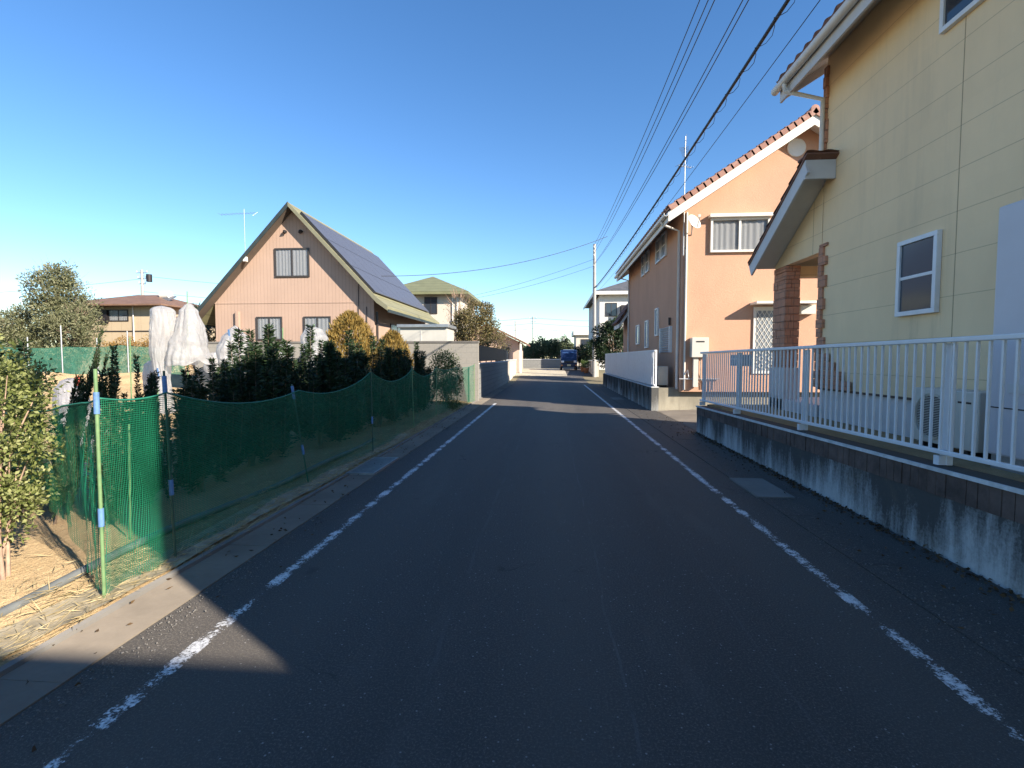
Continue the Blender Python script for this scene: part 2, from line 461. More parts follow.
M['bronze'] = simple('dark_bronze_frame', (.045, .04, .038), .45, .1, 9)
M['dark_metal'] = simple('dark_brown_metal', (.016, .013, .016), .6, .15, 5)
M['steel'] = simple('galvanised_steel', (.40, .42, .43), .4, .15, 14, metal=.7)
M['appliance'] = simple('off_white_steel', (.56, .54, .48), .5, .05, 4, grime=.15)
M['tank'] = simple('pale_lilac_grey_steel', (.56, .55, .585), .45, .03, 3)
M['black'] = simple('black_plastic', (.02, .02, .022), .5, .2, 8)
M['wire'] = simple('wire_sheath', (.022, .022, .025), .6, .1, 5)
M['pole_conc'] = simple('pole_concrete', (.36, .35, .33), .85, .12, 4, bump=.2)
M['glass_dark'] = glass('dark_window_glass', (.035, .045, .06))
M['glass_frost'] = glass('frosted_glass', (.20, .23, .26), 0, .18)
M['glass_dusk'] = glass('dusky_glass', (.055, .07, .09), 0, .12)
M['glass_clear'] = glass('curtained_glass', (.06, .075, .09), .72)
M['glass_blue'] = glass('sky_reflection_glass', (.03, .065, .16))  # blue base colour paints in the sky mirrored by the windscreen
M['curtain'] = simple('white_lace_curtain', (.70, .71, .72), .9, .08, 30)
M['curtain_grey'] = simple('grey_curtain', (.40, .39, .37), .9, .1, 30)
M['pole_green'] = simple('green_garden_stake', (.16, .27, .12), .45, .15, 20)
M['pole_dark'] = simple('dark_green_stake', (.05, .11, .07), .45, .15, 20)
M['clip_blue'] = simple('blue_tape', (.12, .24, .46), .5, .2, 40)
M['shadow_grey'] = simple('stake_shadow_grey', (.15, .16, .16), .7, .25, 6)  # dark grey of the tube that stands in for a stake's shadow
M['bark'] = simple('grey_brown_bark', (.20, .145, .10), .95, .35, 14, bump=.7, bscale=30)
M['bark_pale'] = simple('pale_pink_bark', (.42, .29, .21), .9, .25, 18, bump=.5, bscale=40)
M['twig'] = simple('bare_twig', (.30, .21, .15), .9, .25, 10)
M['red'] = simple('faded_red_plastic', (.55, .10, .07), .6, .15, 12)
M['terracotta'] = simple('clay_planter', (.45, .20, .10), .8, .2, 9)
M['mail'] = simple('blue_grey_paint', (.30, .37, .47), .45, .08, 8)
M['van_blue'] = simple('dark_blue_car_paint', (.008, .018, .06), .25, .1, 2)
M['tyre'] = simple('tyre_rubber', (.02, .02, .02), .85, .2, 10)
M['lamp_lens'] = simple('headlamp_lens', (.75, .77, .8), .15, .05, 8)
M['plate_yellow'] = simple('yellow_plate', (.62, .55, .35), .5, .05, 8)
M['amber'] = simple('amber_lens', (.65, .22, .03), .3, .05, 8)

def solar():
    t = NT('solar_cells'); v = t.obj(); x, y, z = t.xyz(v)
    l = t.math('MAXIMUM', t.line(y, .16, 0., .012), t.line(t.math('MULTIPLY', z, 1.37), .16, 0., .012))
    col = t.mix(t.math('MULTIPLY', l, .5), (.085, .088, .108), (.22, .22, .24))
    return t.done(t.pbr(col, .42, spec=.6))
M['solar'] = solar()

def netmat(name, c, cell=.018, cover=.36, fade=None):
    """woven net: threads are opaque, meshes are holes"""
    t = NT(name); uv = t.n('ShaderNodeTexCoord').outputs['UV']; x, y, z = t.xyz(uv)
    a = t.line(x, cell, 0., cell * cover); b = t.line(y, cell, 0., cell * cover)
    th = t.math('MAXIMUM', a, b)
    hem = t.math('GREATER_THAN', y, 100.)
    n = t.noise(uv, 2.5, 4)
    col = t.ramp(n, [(.3, tuple(q * .75 for q in c)), (.7, tuple(q * 1.2 for q in c))])
    s1 = t.pbr(col, .6, spec=.3)
    tl = t.n('ShaderNodeBsdfTranslucent'); t.l(col, tl.inputs['Color'])
    m0 = t.n('ShaderNodeMixShader'); m0.inputs[0].default_value = .3
    t.l(s1, m0.inputs[1]); t.l(tl.outputs[0], m0.inputs[2])
    tr = t.n('ShaderNodeBsdfTransparent'); mx = t.n('ShaderNodeMixShader')
    t.l(th, mx.inputs[0]); t.l(tr.outputs[0], mx.inputs[1]); t.l(m0.outputs[0], mx.inputs[2])
    return t.done(mx.outputs[0])
M['net'] = netmat('green_net', (.020, .24, .125), .015, .225)
M['net_hem'] = simple('net_hem_rope', (.02, .20, .13), .7, .15, 20)

def plastic_wrap(name, c=(.74, .73, .715)):
    t = NT(name); v = t.obj()
    n = t.noise(v, 4, 6, .75, (1, 1, 2.6)); n2 = t.noise(v, 16, 5, .75, (1, 1, 1.8))
    col = t.ramp(n2, [(.3, tuple(q * .88 for q in c)), (.7, c)])
    n3 = t.noise(v, 7, 5, .6, (1, 1, .28))
    nr = t.bump(t.math('ADD', t.math('MULTIPLY', n3, 1.0), t.math('MULTIPLY', n, .25)), .7, .07)
    a = t.pbr(col, .22, nrm=nr, spec=.5)
    tl = t.n('ShaderNodeBsdfTranslucent'); t.l(col, tl.inputs['Color']); t.l(nr, tl.inputs['Normal'])
    m0 = t.n('ShaderNodeMixShader'); m0.inputs[0].default_value = .5
    t.l(a, m0.inputs[1]); t.l(tl.outputs[0], m0.inputs[2])
    tr = t.n('ShaderNodeBsdfTransparent'); mx = t.n('ShaderNodeMixShader'); mx.inputs[0].default_value = .30
    t.l(m0.outputs[0], mx.inputs[1]); t.l(tr.outputs[0], mx.inputs[2])
    return t.done(mx.outputs[0])
M['wrap'] = plastic_wrap('white_plastic_film')
M['sack'] = plastic_wrap('grey_white_sack', (.60, .60, .63))

M['yew'] = leafmat('dark_podocarpus_leaf', [(.012, .026, .011), (.020, .042, .017), (.034, .062, .024), (.056, .088, .034)], .5, .12)
M['boxleaf'] = leafmat('yellow_green_leaf', [(.07, .095, .025), (.14, .17, .045), (.22, .25, .08), (.36, .37, .16)], .45, .25)
M['privet'] = leafmat('fresh_green_leaf', [(.05, .085, .025), (.09, .14, .035), (.15, .19, .06)], .45, .25)
M['gold'] = leafmat('golden_conifer_leaf', [(.15, .10, .022), (.26, .17, .04), (.36, .235, .06), (.24, .20, .07)], .7, .2)
M['olive'] = leafmat('grey_olive_leaf', [(.07, .08, .035), (.13, .14, .065), (.20, .205, .105), (.28, .27, .16)], .6, .2)
M['round'] = leafmat('bronze_green_leaf', [(.08, .075, .03), (.14, .12, .05), (.22, .175, .08), (.16, .15, .055)], .55, .2)
M['dark_tree'] = leafmat('dark_evergreen_leaf', [(.010, .022, .011), (.018, .038, .016), (.03, .055, .022)], .45, .12)
M['far_green'] = leafmat('distant_pine_leaf', [(.05, .075, .035), (.09, .115, .05), (.15, .155, .075)], .7, .15)
M['dry'] = leafmat('russet_dry_leaf', [(.20, .11, .03), (.32, .19, .06), (.42, .28, .10)], .8, .25)
M['straw'] = leafmat('dry_straw', [(.30, .23, .11), (.46, .37, .20), (.60, .50, .30)], .85, .2, 4)
M['debris'] = leafmat('dead_leaf', [(.035, .022, .014), (.07, .042, .022), (.13, .08, .035)], .8, .1, 6)

exec_after = []
# ------------------------------------------------------------------ setting
def sheet(name, xs, ys, z, m, kind='structure', dz=None):
    b = MB(); nx = len(xs); v = []; f = []
    for y in ys:
        for x in xs:
            v.append((x, y, gz(y) + z + (dz(x, y) if dz else 0)))
    for j in range(len(ys) - 1):
        for i in range(nx - 1):
            f.append((j*nx+i, j*nx+i+1, (j+1)*nx+i+1, (j+1)*nx+i))
    b.add(v, f, True)
    return tag(b.build(name, m), kind=kind)

YS = [-60, -20, 0, 10, 20, 29] + [30 + i for i in range(1, 19)] + [60, 90, 150, 300, 700, 2500]
sheet('ground', [-1500, -300, -60, -20, 0, 20, 60, 300, 1500], YS, -.03, M['ground'])
RY = [y for y in [-20, 0, 10, 20, 29] + [30 + .5 * i for i in range(1, 34)]]
sheet('road', [-2.38, -1, 0, 1, 2.38], [y for y in RY if y <= 38.5], 0, M['asphalt'])
sheet('road_shoulder', [2.745, 3.2], [y for y in RY if y <= 31], .0, M['asphalt'])
sheet('side_lane', [1.25, 2.2, 3.3], [38.5 + .5 * i for i in range(0, 60)], .002, M['asphalt'])
sheet('driveway', [3.2, 5, 9, 13], [11.05, 13, 15.4], .006, M['gutter'], dz=lambda x, y: .04 * (x - 3.2))
sheet('concrete_apron', [-9, -3, 1.25], [38.5 + .5 * i for i in range(0, 30)], .004, M['apron'])
# gutter lids in two rows of precast concrete, raised kerb lip
def gutter(name, x0, x1, y0, y1, m, lip=.005):
    b = MB()
    y = y0
    while y < y1 - .01:
        e = min(y + .6, y1); h = random.uniform(-.0015, .0015)
        b.box(x0 + .002, x1 - .002, y + .0015, e - .0015, -.05, lip + h)
        y = e
    return tag(b.build(name, m), kind='structure')
gutter('gutter_left', -2.74, -2.385, -8, 32, M['gutter'])
gutter('gutter_right', 2.385, 2.74, -8, 31, M['asphalt'], .006)
for k, x in enumerate((-2.765,)):
    tag(MB().box(x - .024, x + .022, -8, 6.55, -.06, .03).build('kerb_edging', M['cover']), kind='structure')
tag(MB().box(-2.79, -2.743, 7.72, 32, -.06, .03).build('kerb_edging', M['cover']), kind='structure')
RY = sorted(RY + [17.5, 30.0])
for x in (-1.95, 1.98):
    sheet('lane_marking', [x - .048, x + .048], [y for y in RY if -20 <= y <= (17.5 if x < 0 else 30)], .004, M['paint'])
# field soil
def soil_dz(x, y):
    e = min(1, max(0, (-2.95 - x) / .5))
    return e * (.05 * mnoise.noise((x * .9, y * .9, 0)) + .03 * mnoise.noise((x * 3, y * 3, 4)) + .05)
sheet('field_soil', list(np.arange(-14, -2.78, .16)) + [-2.795], list(np.arange(-2, 18.1, .16)), .0, M['soil'], dz=soil_dz)
sheet('field_beyond', [-60, -40, -25, -14], list(np.arange(-2, 36, 2)), .02, M['soil'])
sheet('soil_bank', list(np.arange(-46, -17, .8)), list(np.arange(27.5, 33.5, .5)), .03, M['soil'], dz=lambda x, y: (.55 + .25 * mnoise.noise((x * .5, y * .5, 2))) * max(0, math.sin((y - 27.5) / 5.5 * math.pi)))
# house yards
tag(MB().box(3.36, 13, -3, 10.9, .1, .62).build('yard_ground', M['soil']), kind='structure')
tag(MB().box(3.3, 13, 15.66, 29, .1, .66).build('yard_ground', M['soil']), kind='structure')

# loose stuff on the ground
def scatter_straw():
    n = 9000
    x = -2.80 - np.abs(rng.normal(0, .36, n)); y = rng.uniform(1.6, 17.5, n) ** 1.0
    P = np.stack([x, y, np.array([soil_dz(a, b) for a, b in zip(x, y)]) + rng.uniform(.012, .045, n)], 1)
    D = np.stack([rng.normal(0, .5, n), rng.normal(0, 1, n), np.abs(rng.normal(0, .10, n))], 1)
    o = leaf_object('dry_grass', P, D, rng.uniform(.05, .17, n), rng.uniform(.003, .008, n), M['straw'])
    tag(o, 'dry straw coloured grass lying along the road edge under the green net', 'dry grass', kind='stuff')
    n = 1500
    x = rng.uniform(-12, -3.6, n); y = rng.uniform(2, 17.5, n)
    P = np.stack([x, y, np.array([soil_dz(a, b) for a, b in zip(x, y)]) + .012], 1)
    D = np.stack([rng.normal(0, 1, n), rng.normal(0, 1, n), np.abs(rng.normal(0, .3, n))], 1)
    tag(leaf_object('field_stubble', P, D, rng.uniform(.06, .2, n), rng.uniform(.004, .012, n), M['straw']),
        'scattered dry stubble over the bare tan field', 'stubble', kind='stuff')
    n = 1300
    y = rng.uniform(1.5, 11, n); x = 3.13 - np.abs(rng.normal(0, .07, n))
    P = np.stack([x, y, np.full(n, .012)], 1)
    D = np.stack([rng.normal(0, 1, n), rng.normal(0, 1, n), np.abs(rng.normal(0, .25, n))], 1)
    tag(leaf_object('leaf_litter', P, D, rng.uniform(.015, .05, n), rng.uniform(.01, .03, n), M['debris']),
        'dead brown leaves drifted along the foot of the stained retaining wall', 'leaf litter', kind='stuff')
scatter_straw()
def grit():
    n = 2600
    side = rng.random(n) < .5
    y = 1.2 + 15 * rng.random(n) ** 1.4
    x = np.where(side, -2.36 + np.abs(rng.normal(0, .10, n)), 2.37 + rng.normal(.1, .16, n))
    b = MB()
    for i in range(n):
        r = random.uniform(.002, .008); c = Vector((x[i], y[i], r * .6 + .006))
        q = [Vector((random.uniform(.6, 1.3), 0, 0)), Vector((0, random.uniform(.6, 1.3), 0)), Vector((0, 0, random.uniform(.5, 1)))]
        b.add([c + q[0] * r, c - q[0] * r, c + q[1] * r, c - q[1] * r, c + q[2] * r, c - q[2] * r],
              [(0, 2, 4), (2, 1, 4), (1, 3, 4), (3, 0, 4), (2, 0, 5), (1, 2, 5), (3, 1, 5), (0, 3, 5)])
    tag(b.build('road_grit', M['cover']), 'fine grit and small stones gathered along both gutters', 'grit', kind='stuff')
    m_ = 420; y = 1.4 + 14 * rng.random(m_); s_ = rng.random(m_) < .45
    x = np.where(s_, -2.55 + rng.normal(0, .16, m_), 2.85 + rng.normal(0, .2, m_))
    P = np.stack([x, y, np.full(m_, .016)], 1); D = np.stack([rng.normal(0, 1, m_), rng.normal(0, 1, m_), np.abs(rng.normal(0, .2, m_))], 1)
    tag(leaf_object('fallen_leaves', P, D, rng.uniform(.02, .05, m_), rng.uniform(.01, .025, m_), M['debris']), 'a thin scatter of fallen leaves over the gutters', 'fallen leaves', kind='stuff')
grit()

# drain grate, manhole-like cover plates
g = thing('drain_grate', 'galvanised steel drain grate let into the concrete gutter beside the net', 'drain grate', (-2.6, 7.13, 0))
b = MB()
b.box(-2.80, -2.40, 6.58, 6.62, 0, .03).box(-2.80, -2.40, 7.66, 7.70, 0, .03).box(-2.80, -2.77, 6.62, 7.66, 0, .03).box(-2.43, -2.40, 6.62, 7.66, 0, .03)
b.build('frame', M['steel'], g)
b = MB()
for k in range(26): b.box(-2.77, -2.43, 6.635 + k * .04, 6.65 + k * .04, .004, .027)
for k in range(4): b.box(-2.72 + k * .08, -2.713 + k * .08, 6.62, 7.66, .006, .024)
b.build('bar_grid', M['steel'], g)
tag(MB().box(2.36, 2.78, 5.85, 6.75, -.03, .018).build('cover_slab', M['cover'], origin=(2.57, 6.3, 0), bevel=.004),
    'pale concrete gutter cover slab nearest the camera on the right', 'cover slab', 'gutter cover slabs on the right')
tag(MB().box(2.38, 2.78, 19.2, 20.4, -.03, .018).build('cover_slab', M['cover'], origin=(2.57, 19.8, 0), bevel=.004),
    'far pale gutter cover slab beside the white picket fence', 'cover slab', 'gutter cover slabs on the right')

# ------------------------------------------------------------------ retaining wall and fence in front of the yellow house
w = thing('retaining_wall', 'low black streaked concrete retaining wall under the open white railing', 'retaining wall', (3.25, 5, 0))
MB().box(3.15, 3.36, -3, 11.05, -.1, .43).build('concrete_face', M['retaining'], w)
b = MB(); y = -3.0
while y < 11.04:
    d = random.uniform(-.004, .006)
    b.box(3.142 + d, 3.35, y + .003, min(y + .1, 11.046) - .003, .43, .60 + random.uniform(-.002, .002)); y += .1
b.build('brick_band', M['band'], w)
MB().box(3.155, 3.38, -3, 11.06, .602, .630).build('cap', M['retaining'], w, bevel=.004)
MB().box(3.128, 3.153, -3, 11.06, .604, .634).build('lit_edge', M['cap'], w)  # pale strip paints in the light caught by the wall's top edge
MB().box(3.362, 8, 10.9, 11.05, -.1, .6).build('return_face', M['retaining'], w)

f = thing('railing_fence', 'white aluminium railing fence with open bars on the black streaked wall', 'fence', (3.25, 5, .635))
MB().box(3.222, 3.278, -1.6, 11.15, 1.722, 1.762).build('top_rail', M['alu_white'], f, bevel=.008)
MB().box(3.23, 3.27, -1.6, 11.15, .730, .766).build('bottom_rail', M['alu_white'], f, bevel=.006)
posts = [11.12, 9.10, 6.78, 4.43, 2.08, -.27]
for y in posts:
    p = MB().box(3.285, 3.335, y - .042, y + .042, .636, 1.714).build('post', M['alu_white'], f, bevel=.005)
    MB().box(3.23, 3.284, y - .03, y + .03, .636, .714).build('bracket', M['alu_white'], p)
bal = MB().box(3.241, 3.259, -.009, .009, .765, 1.715)
y = 11.02; bar0 = None
k = 0
while y > .1 and k < 100:
    if bar0 is None:
        bar0 = bal.build('bar', M['alu_white'], f); bar0.location.y = y + 0
        first = bar0
    else:
        c = first.copy(); COL.objects.link(c); c.location.y = y; bar0 = c
    y -= .11; k += 1
# the wall top and the railing climb slightly towards the camera end
def rise(y): return -.06 + .0195 * (11.1 - max(y, 0))
def rise_top(y): return -.03 + .0055 * (11.1 - max(y, 0))
bpy.context.view_layer.update()
def dense(o):
    bm = bmesh.new(); bm.from_mesh(o.data); bmesh.ops.bisect_plane(bm, geom=bm.verts[:] + bm.edges[:] + bm.faces[:], plane_co=(0, -5, 0), plane_no=(0, 1, 0)); bm.to_mesh(o.data); bm.free()
for o in w.children:
    if o.name.startswith('return'): continue
    dense(o)
    for v in o.data.vertices:
        v.co.z += rise(v.co.y + 5) * min(1, max(0, v.co.z / .6))
for o in list(f.children):
    if o.name.startswith('bar'):
        y = o.location.y; lo, hi = .13 + rise(y), 1.085 + rise_top(y)
        o.scale.z = (hi - lo) / .95; o.location.z = lo - .13 * o.scale.z
    else:
        if 'rail' in o.name: dense(o)
        for q in [o] + list(o.children):
            for v in q.data.vertices:
                yy = v.co.y + 5
                v.co.z += rise_top(yy) if v.co.z > .6 else rise(yy)

mb_ = thing('mailbox', 'blue grey letterbox hung on the white railing near the driveway', 'mailbox', (3.27, 9.35, 1.5))
MB().box(3.30, 3.46, 8.95, 9.55, 1.46, 1.66).build('case', M['mail'], mb_, bevel=.012)
MB().box(3.29, 3.299, 9.05, 9.45, 1.57, 1.60).build('slot_flap', M['alu_white'], mb_)

# ------------------------------------------------------------------ tile roofs
def tile_slope(origin, along, up, L, S, m, name, parent, pitch=.27, row=.32, amp=.035, thick=.05):
    """barrel tile slope: origin at eave corner, along = unit vector along eave, up = unit vector up the slope"""
    o = Vector(origin); a = Vector(along); u = Vector(up); n = a.cross(u).normalized()
    if n.z < 0: n = -n
    b = MB()
    nu = int(L / pitch * 6); rows = max(1, int(S / row))
    rr = S / rows
    for j in range(rows):
        v = []; f = []
        for t, lift in ((0, .035), (rr + .02, 0.)):
            for i in range(nu + 1):
                s = L * i / nu
                ph = (s / pitch) % 1
                h = amp * math.sin(ph * math.pi) ** .8 if ph < .62 else amp * -.2
                h = amp * (math.sin(ph * 2 * math.pi) * .5 + .5)
                v.append(o + a * s + u * (j * rr + t) + n * (h + lift + thick))
        for i in range(nu): f.append((i, i + 1, nu + 2 + i, nu + 1 + i))
        b.add(v, f, True)
        # front lip
        lip = v[:nu + 1]; low = [p - n * .05 for p in lip]
        b.add(lip + low, [(i, i + 1, nu + 2 + i, nu + 1 + i) for i in range(nu)], True)
    # deck under the tiles closes the slope
    c = o + a * (L / 2) + u * (S / 2) + n * (thick * .35)
    b.obox(c, a * (L / 2), u * (S / 2), n * (thick * .35))
    return b.build(name, m, parent)

# ------------------------------------------------------------------ windows
def window(parent, plane, pos, a0, a1, z0, z1, frame_m, pane_m, sash='slide', curtain=None, side=-1, fw=.05, depth=.07, bars=0, name='window'):
    """plane 'x' or 'y' at coordinate pos; side = direction of the outward normal"""
    def bx(b, u0, u1, d0, d1, w0, w1):
        lo, hi = sorted((pos + side * d0, pos + side * d1))
        if plane == 'x': b.box(lo, hi, u0, u1, w0, w1)
        else: b.box(u0, u1, lo, hi, w0, w1)
        return b
    b = MB()
    bx(b, a0, a1, .002, depth, z0, z0 + fw); bx(b, a0, a1, .002, depth, z1 - fw, z1)
    bx(b, a0, a0 + fw, .002, depth, z0 + fw, z1 - fw); bx(b, a1 - fw, a1, .002, depth, z0 + fw, z1 - fw)
    if sash == 'slide':
        m = (a0 + a1) / 2; bx(b, m - fw * .5, m + fw * .5, .002, depth * .8, z0 + fw, z1 - fw)
    if sash == 'hung':
        m = (z0 + z1) / 2; bx(b, a0 + fw, a1 - fw, .002, depth * .7, m - fw * .35, m + fw * .35)
    fr = b.build(name, frame_m, parent, bevel=.004)
    p = MB(); bx(p, a0 + fw - .004, a1 - fw + .004, .030, .036, z0 + fw - .004, z1 - fw + .004)
    p.build('pane', pane_m, fr)
    if curtain:
        c = MB(); W = a1 - a0 - 2 * fw
        nn = int(W / .02)
        ph = random.uniform(0, 6)
        def fn(u, w):
            s = a0 + fw + W * u; d = .014 + .009 * math.sin(u * W * 38 + ph + .8 * math.sin(u * W * 9 + ph)) ** 1
            zz = z0 + fw + (z1 - z0 - 2 * fw) * w
            return (pos + side * d, s, zz) if plane == 'x' else (s, pos + side * d, zz)
        c.grid(fn, max(nn, 8), 2); c.build('curtain', curtain, fr)
    return fr

# ------------------------------------------------------------------ yellow house
YX = 4.4; YF = 8.62; YN = -1.62
H = thing('yellow_house', 'cream yellow two storey house with red stone porch behind the open railing', 'house', (7.5, 3.5, .62))
RZ = YX + 2.4; XB = YX + 4.8
slope = .62
# body with gables at both ends
prof = [(YX, .62), (XB, .62), (XB, 6.42), (RZ, 6.42 + slope * 2.4), (YX, 6.42)]
MB().prism([(YX, 1.10)] + [(XB, 1.10)] + prof[2:], 'y', YN, YF).build('wall', M['yellow'], H)
MB().box(YX + .02, XB - .02, YN + .02, YF - .02, .55, 1.09).build('foundation', M['trim_grey'], H)
MB().box(YX - .016, YX - .001, YN, YF, 1.085, 1.115).build('flashing', M['bronze'], H)
ang = math.atan(slope); ca, sa = math.cos(ang), math.sin(ang)
ex = 3.86; ez = 6.42 - slope * (YX - ex)
SL = (RZ - ex) / ca
tile_slope((ex - .03, YN - .4, ez + .10), (0, 1, 0), (ca, 0, sa), YF + .42 - (YN - .4), SL + .02, M['dark_tile'], 'roof', H)
tile_slope((2 * RZ - ex + .03, YN - .4, ez + .10), (0, 1, 0), (-ca, 0, sa), YF + .42 - (YN - .4), SL + .02, M['dark_tile'], 'roof', H)
# soffit slabs and fascia
for sgn in (1, -1):
    b = MB()
    e = ex if sgn == 1 else 2 * RZ - ex
    pts = [(e, ez - .02), (RZ, ez - .02 + slope * (RZ - ex)), (RZ, ez + .09 + slope * (RZ - ex)), (e, ez + .09)]
    if sgn == -1: pts = [(e, ez - .02), (e, ez + .09), (RZ, ez + .09 + slope * (RZ - ex)), (RZ, ez - .02 + slope * (RZ - ex))]
    b.prism(pts, 'y', YN - .36, YF + .36); b.build('soffit', M['soffit'], H)
    for y0, y1 in ((YF + .361, YF + .395), (YN - .395, YN - .361)):
        b = MB()
        pts2 = [(e, ez - .16), (RZ, ez - .16 + slope * (RZ - ex)), (RZ, ez + .12 + slope * (RZ - ex)), (e, ez + .12)]
        b.prism(pts2, 'y', y0, y1)
        b.build('rake_board', M['trim_grey'], H)
MB().box(ex - .035, ex - .002, YN - .36, YF + .36, ez - .20, ez + .07).build('fascia', M['trim_grey'], H)
def gutter_run(parent, x, y0, y1, z, m, side=-1):
    b = MB(); r = .06
    pts = [(-r, 0.03)] + [(r * math.cos(a), r * math.sin(a)) for a in [math.pi + math.pi * k / 8 for k in range(9)]] + [(r, .03), (r * .8, .03)] + \
          [(r * .8 * math.cos(a), r * .8 * math.sin(a)) for a in [2 * math.pi - math.pi * k / 8 for k in range(9)]] + [(-r * .8, .03)]
    b.prism([(x + px, z + pz) for px, pz in pts], 'y', y0, y1)
    return b.build('gutter', m, parent)
gutter_run(H, ex - .10, YN - .4, YF + .42, ez + .01, M['pvc'])
b = MB()
b.tube([(ex - .10, YF + .05, ez - .05), (ex - .10, YF + .05, ez - .16), (YX - .07, YF - .01, ez - .34), (YX - .07, YF - .01, 4.80)], .036, 10)
b.build('downpipe', M['pvc'], H)
# stone quoins at the street corner: alternating long and short blocks
for zl, zh in ((1.12, 3.45), (4.75, 6.25)):
    b = MB(); z = zl; k = 0
    while z < zh:
        h = min(random.uniform(.13, .19), zh - z)
        wq = (.15 if k % 2 else .30) * random.uniform(.8, 1.15)
        if zl > 4: wq = random.uniform(.06, .13)
        b.box(YX - .03 - random.uniform(0, .02), YX + .2, YF - wq * .55, YF + .03 + random.uniform(0, .02), z, z + h - .006)
        z += h + .001; k += 1
    b.box(YX - .015, YX + .15, YF - .03, YF + .02, zl + .01, zh - .02)
    b.build('corner_stones', M['stone'], H)
b = MB()
for i in range(5):
    for j in range(5 - i):
        b.box(YX - .06 - random.uniform(0, .03), YX - .032, YF - .16 - j * .2, YF + .02 - j * .2, 1.125 + i * .14, 1.255 + i * .14)
b.build('stepped_stones', M['stone'], H)
window(H, 'x', YX, 6.08, 6.74, 2.12, 3.05, M['alu_white'], M['glass_dusk'], 'hung', None, -1, .055, .06)
window(H, 'x', YX, 4.9, 6.19, 5.24, 6.12, M['alu_white'], M['glass_dark'], 'slide', None, -1, .055, .06)
# porch: lean-to tiled roof falling away from the house end
PYt, PZt = 8.33, 4.66; PYb, PZb = 10.45, 3.42
dvec = Vector((0, PYt - PYb, PZt - PZb)); PS = dvec.length; du = dvec.normalized()
porch = MB()
tile_slope((3.92, PYb - .02 * 1, PZb + .02), (1, 0, 0), tuple(du), 3.9, PS + .12, M['dark_tile'], 'porch_roof', H, .27, .30, .03, .04)
pn = Vector((1, 0, 0)).cross(du); pn = pn if pn.z > 0 else -pn
def pslab(b, x0, x1, off0, off1, s0=0., s1=1.):
    A = Vector((0, PYb, PZb)) + dvec * s0; B = Vector((0, PYb, PZb)) + dvec * s1
    poly = [A + pn * off0, B + pn * off0, B + pn * off1, A + pn * off1]
    b.prism([(p.y, p.z) for p in poly], 'x', x0, x1)
b = MB(); pslab(b, 3.98, 7.5, -.06, .0); b.build('porch_soffit', M['soffit'], H)
b = MB(); pslab(b, 3.94, 3.978, -.22, .02); b.build('porch_fascia', M['trim_grey'], H, bevel=.004)
MB().box(3.941, 4.395, PYt - .045, PYt - .003, PZt - .27, PZt + .02).build('porch_fascia', M['trim_grey'], H, bevel=.004)
MB().box(3.92, 4.42, PYt - .07, PYt + .20, PZt + .045, PZt + .10).build('porch_ridge', M['dark_tile'], H, bevel=.03)
# gable triangle of the porch in the wall plane, with a beam over the opening
pb = lambda y: PZb + (PZt - PZb) * (PYb - y) / (PYb - PYt)
b = MB(); b.prism([(8.64, 3.34), (10.33, 3.34), (10.33, pb(10.33) - .085), (8.64, pb(8.64) - .085)], 'x', YX, YX + .16)
b.build('porch_gable', M['yellow'], H)
MB().box(YX + .17, 7.4, 10.1, 10.34, 3.16, 3.36).build('porch_beam', M['yellow'], H)
def stone_post(parent, x0, x1, y0, y1, z0, z1, name):
    b = MB(); b.box(x0 + .02, x1 - .02, y0 + .02, y1 - .02, z0, z1)
    z = z0; k = 0
    while z < z1 - .02:
        h = min(random.uniform(.12, .18), z1 - z)
        for (xa, xb, ya, yb) in ((x0, x0 + .02, y0, y1), (x1 - .02, x1, y0, y1)):
            m_ = ya + (yb - ya) * (.35 if k % 2 else .65)
            for q0, q1 in ((ya, m_ - .004), (m_ + .004, yb)):
                j = random.uniform(0, .016); b.box(xa - j, xb + j, q0, q1, z + .004, z + h - .004)
        m_ = x0 + (x1 - x0) * (.6 if k % 2 else .4)
        for (ya, yb) in ((y0 - .001, y0 + .02), (y1 - .02, y1 + .001)):
            for q0, q1 in ((x0 + .003, m_ - .004), (m_ + .004, x1 - .003)):
                j = random.uniform(0, .016); b.box(q0, q1, ya - j, yb + j, z + .004, z + h - .004)
        z += h; k += 1
    return b.build(name, M['stone'], parent)
stone_post(H, YX + .0, YX + .25, 9.86, 10.36, 1.42, 3.335, 'porch_post')
MB().box(YX - .02, YX + .27, 9.84, 10.38, .62, 1.418).build('post_plinth', M['trim_grey'], H)
MB().box(YX - .02, 7.4, 8.64, 10.4, .60, .82).build('porch_floor', M['trim_grey'], H)

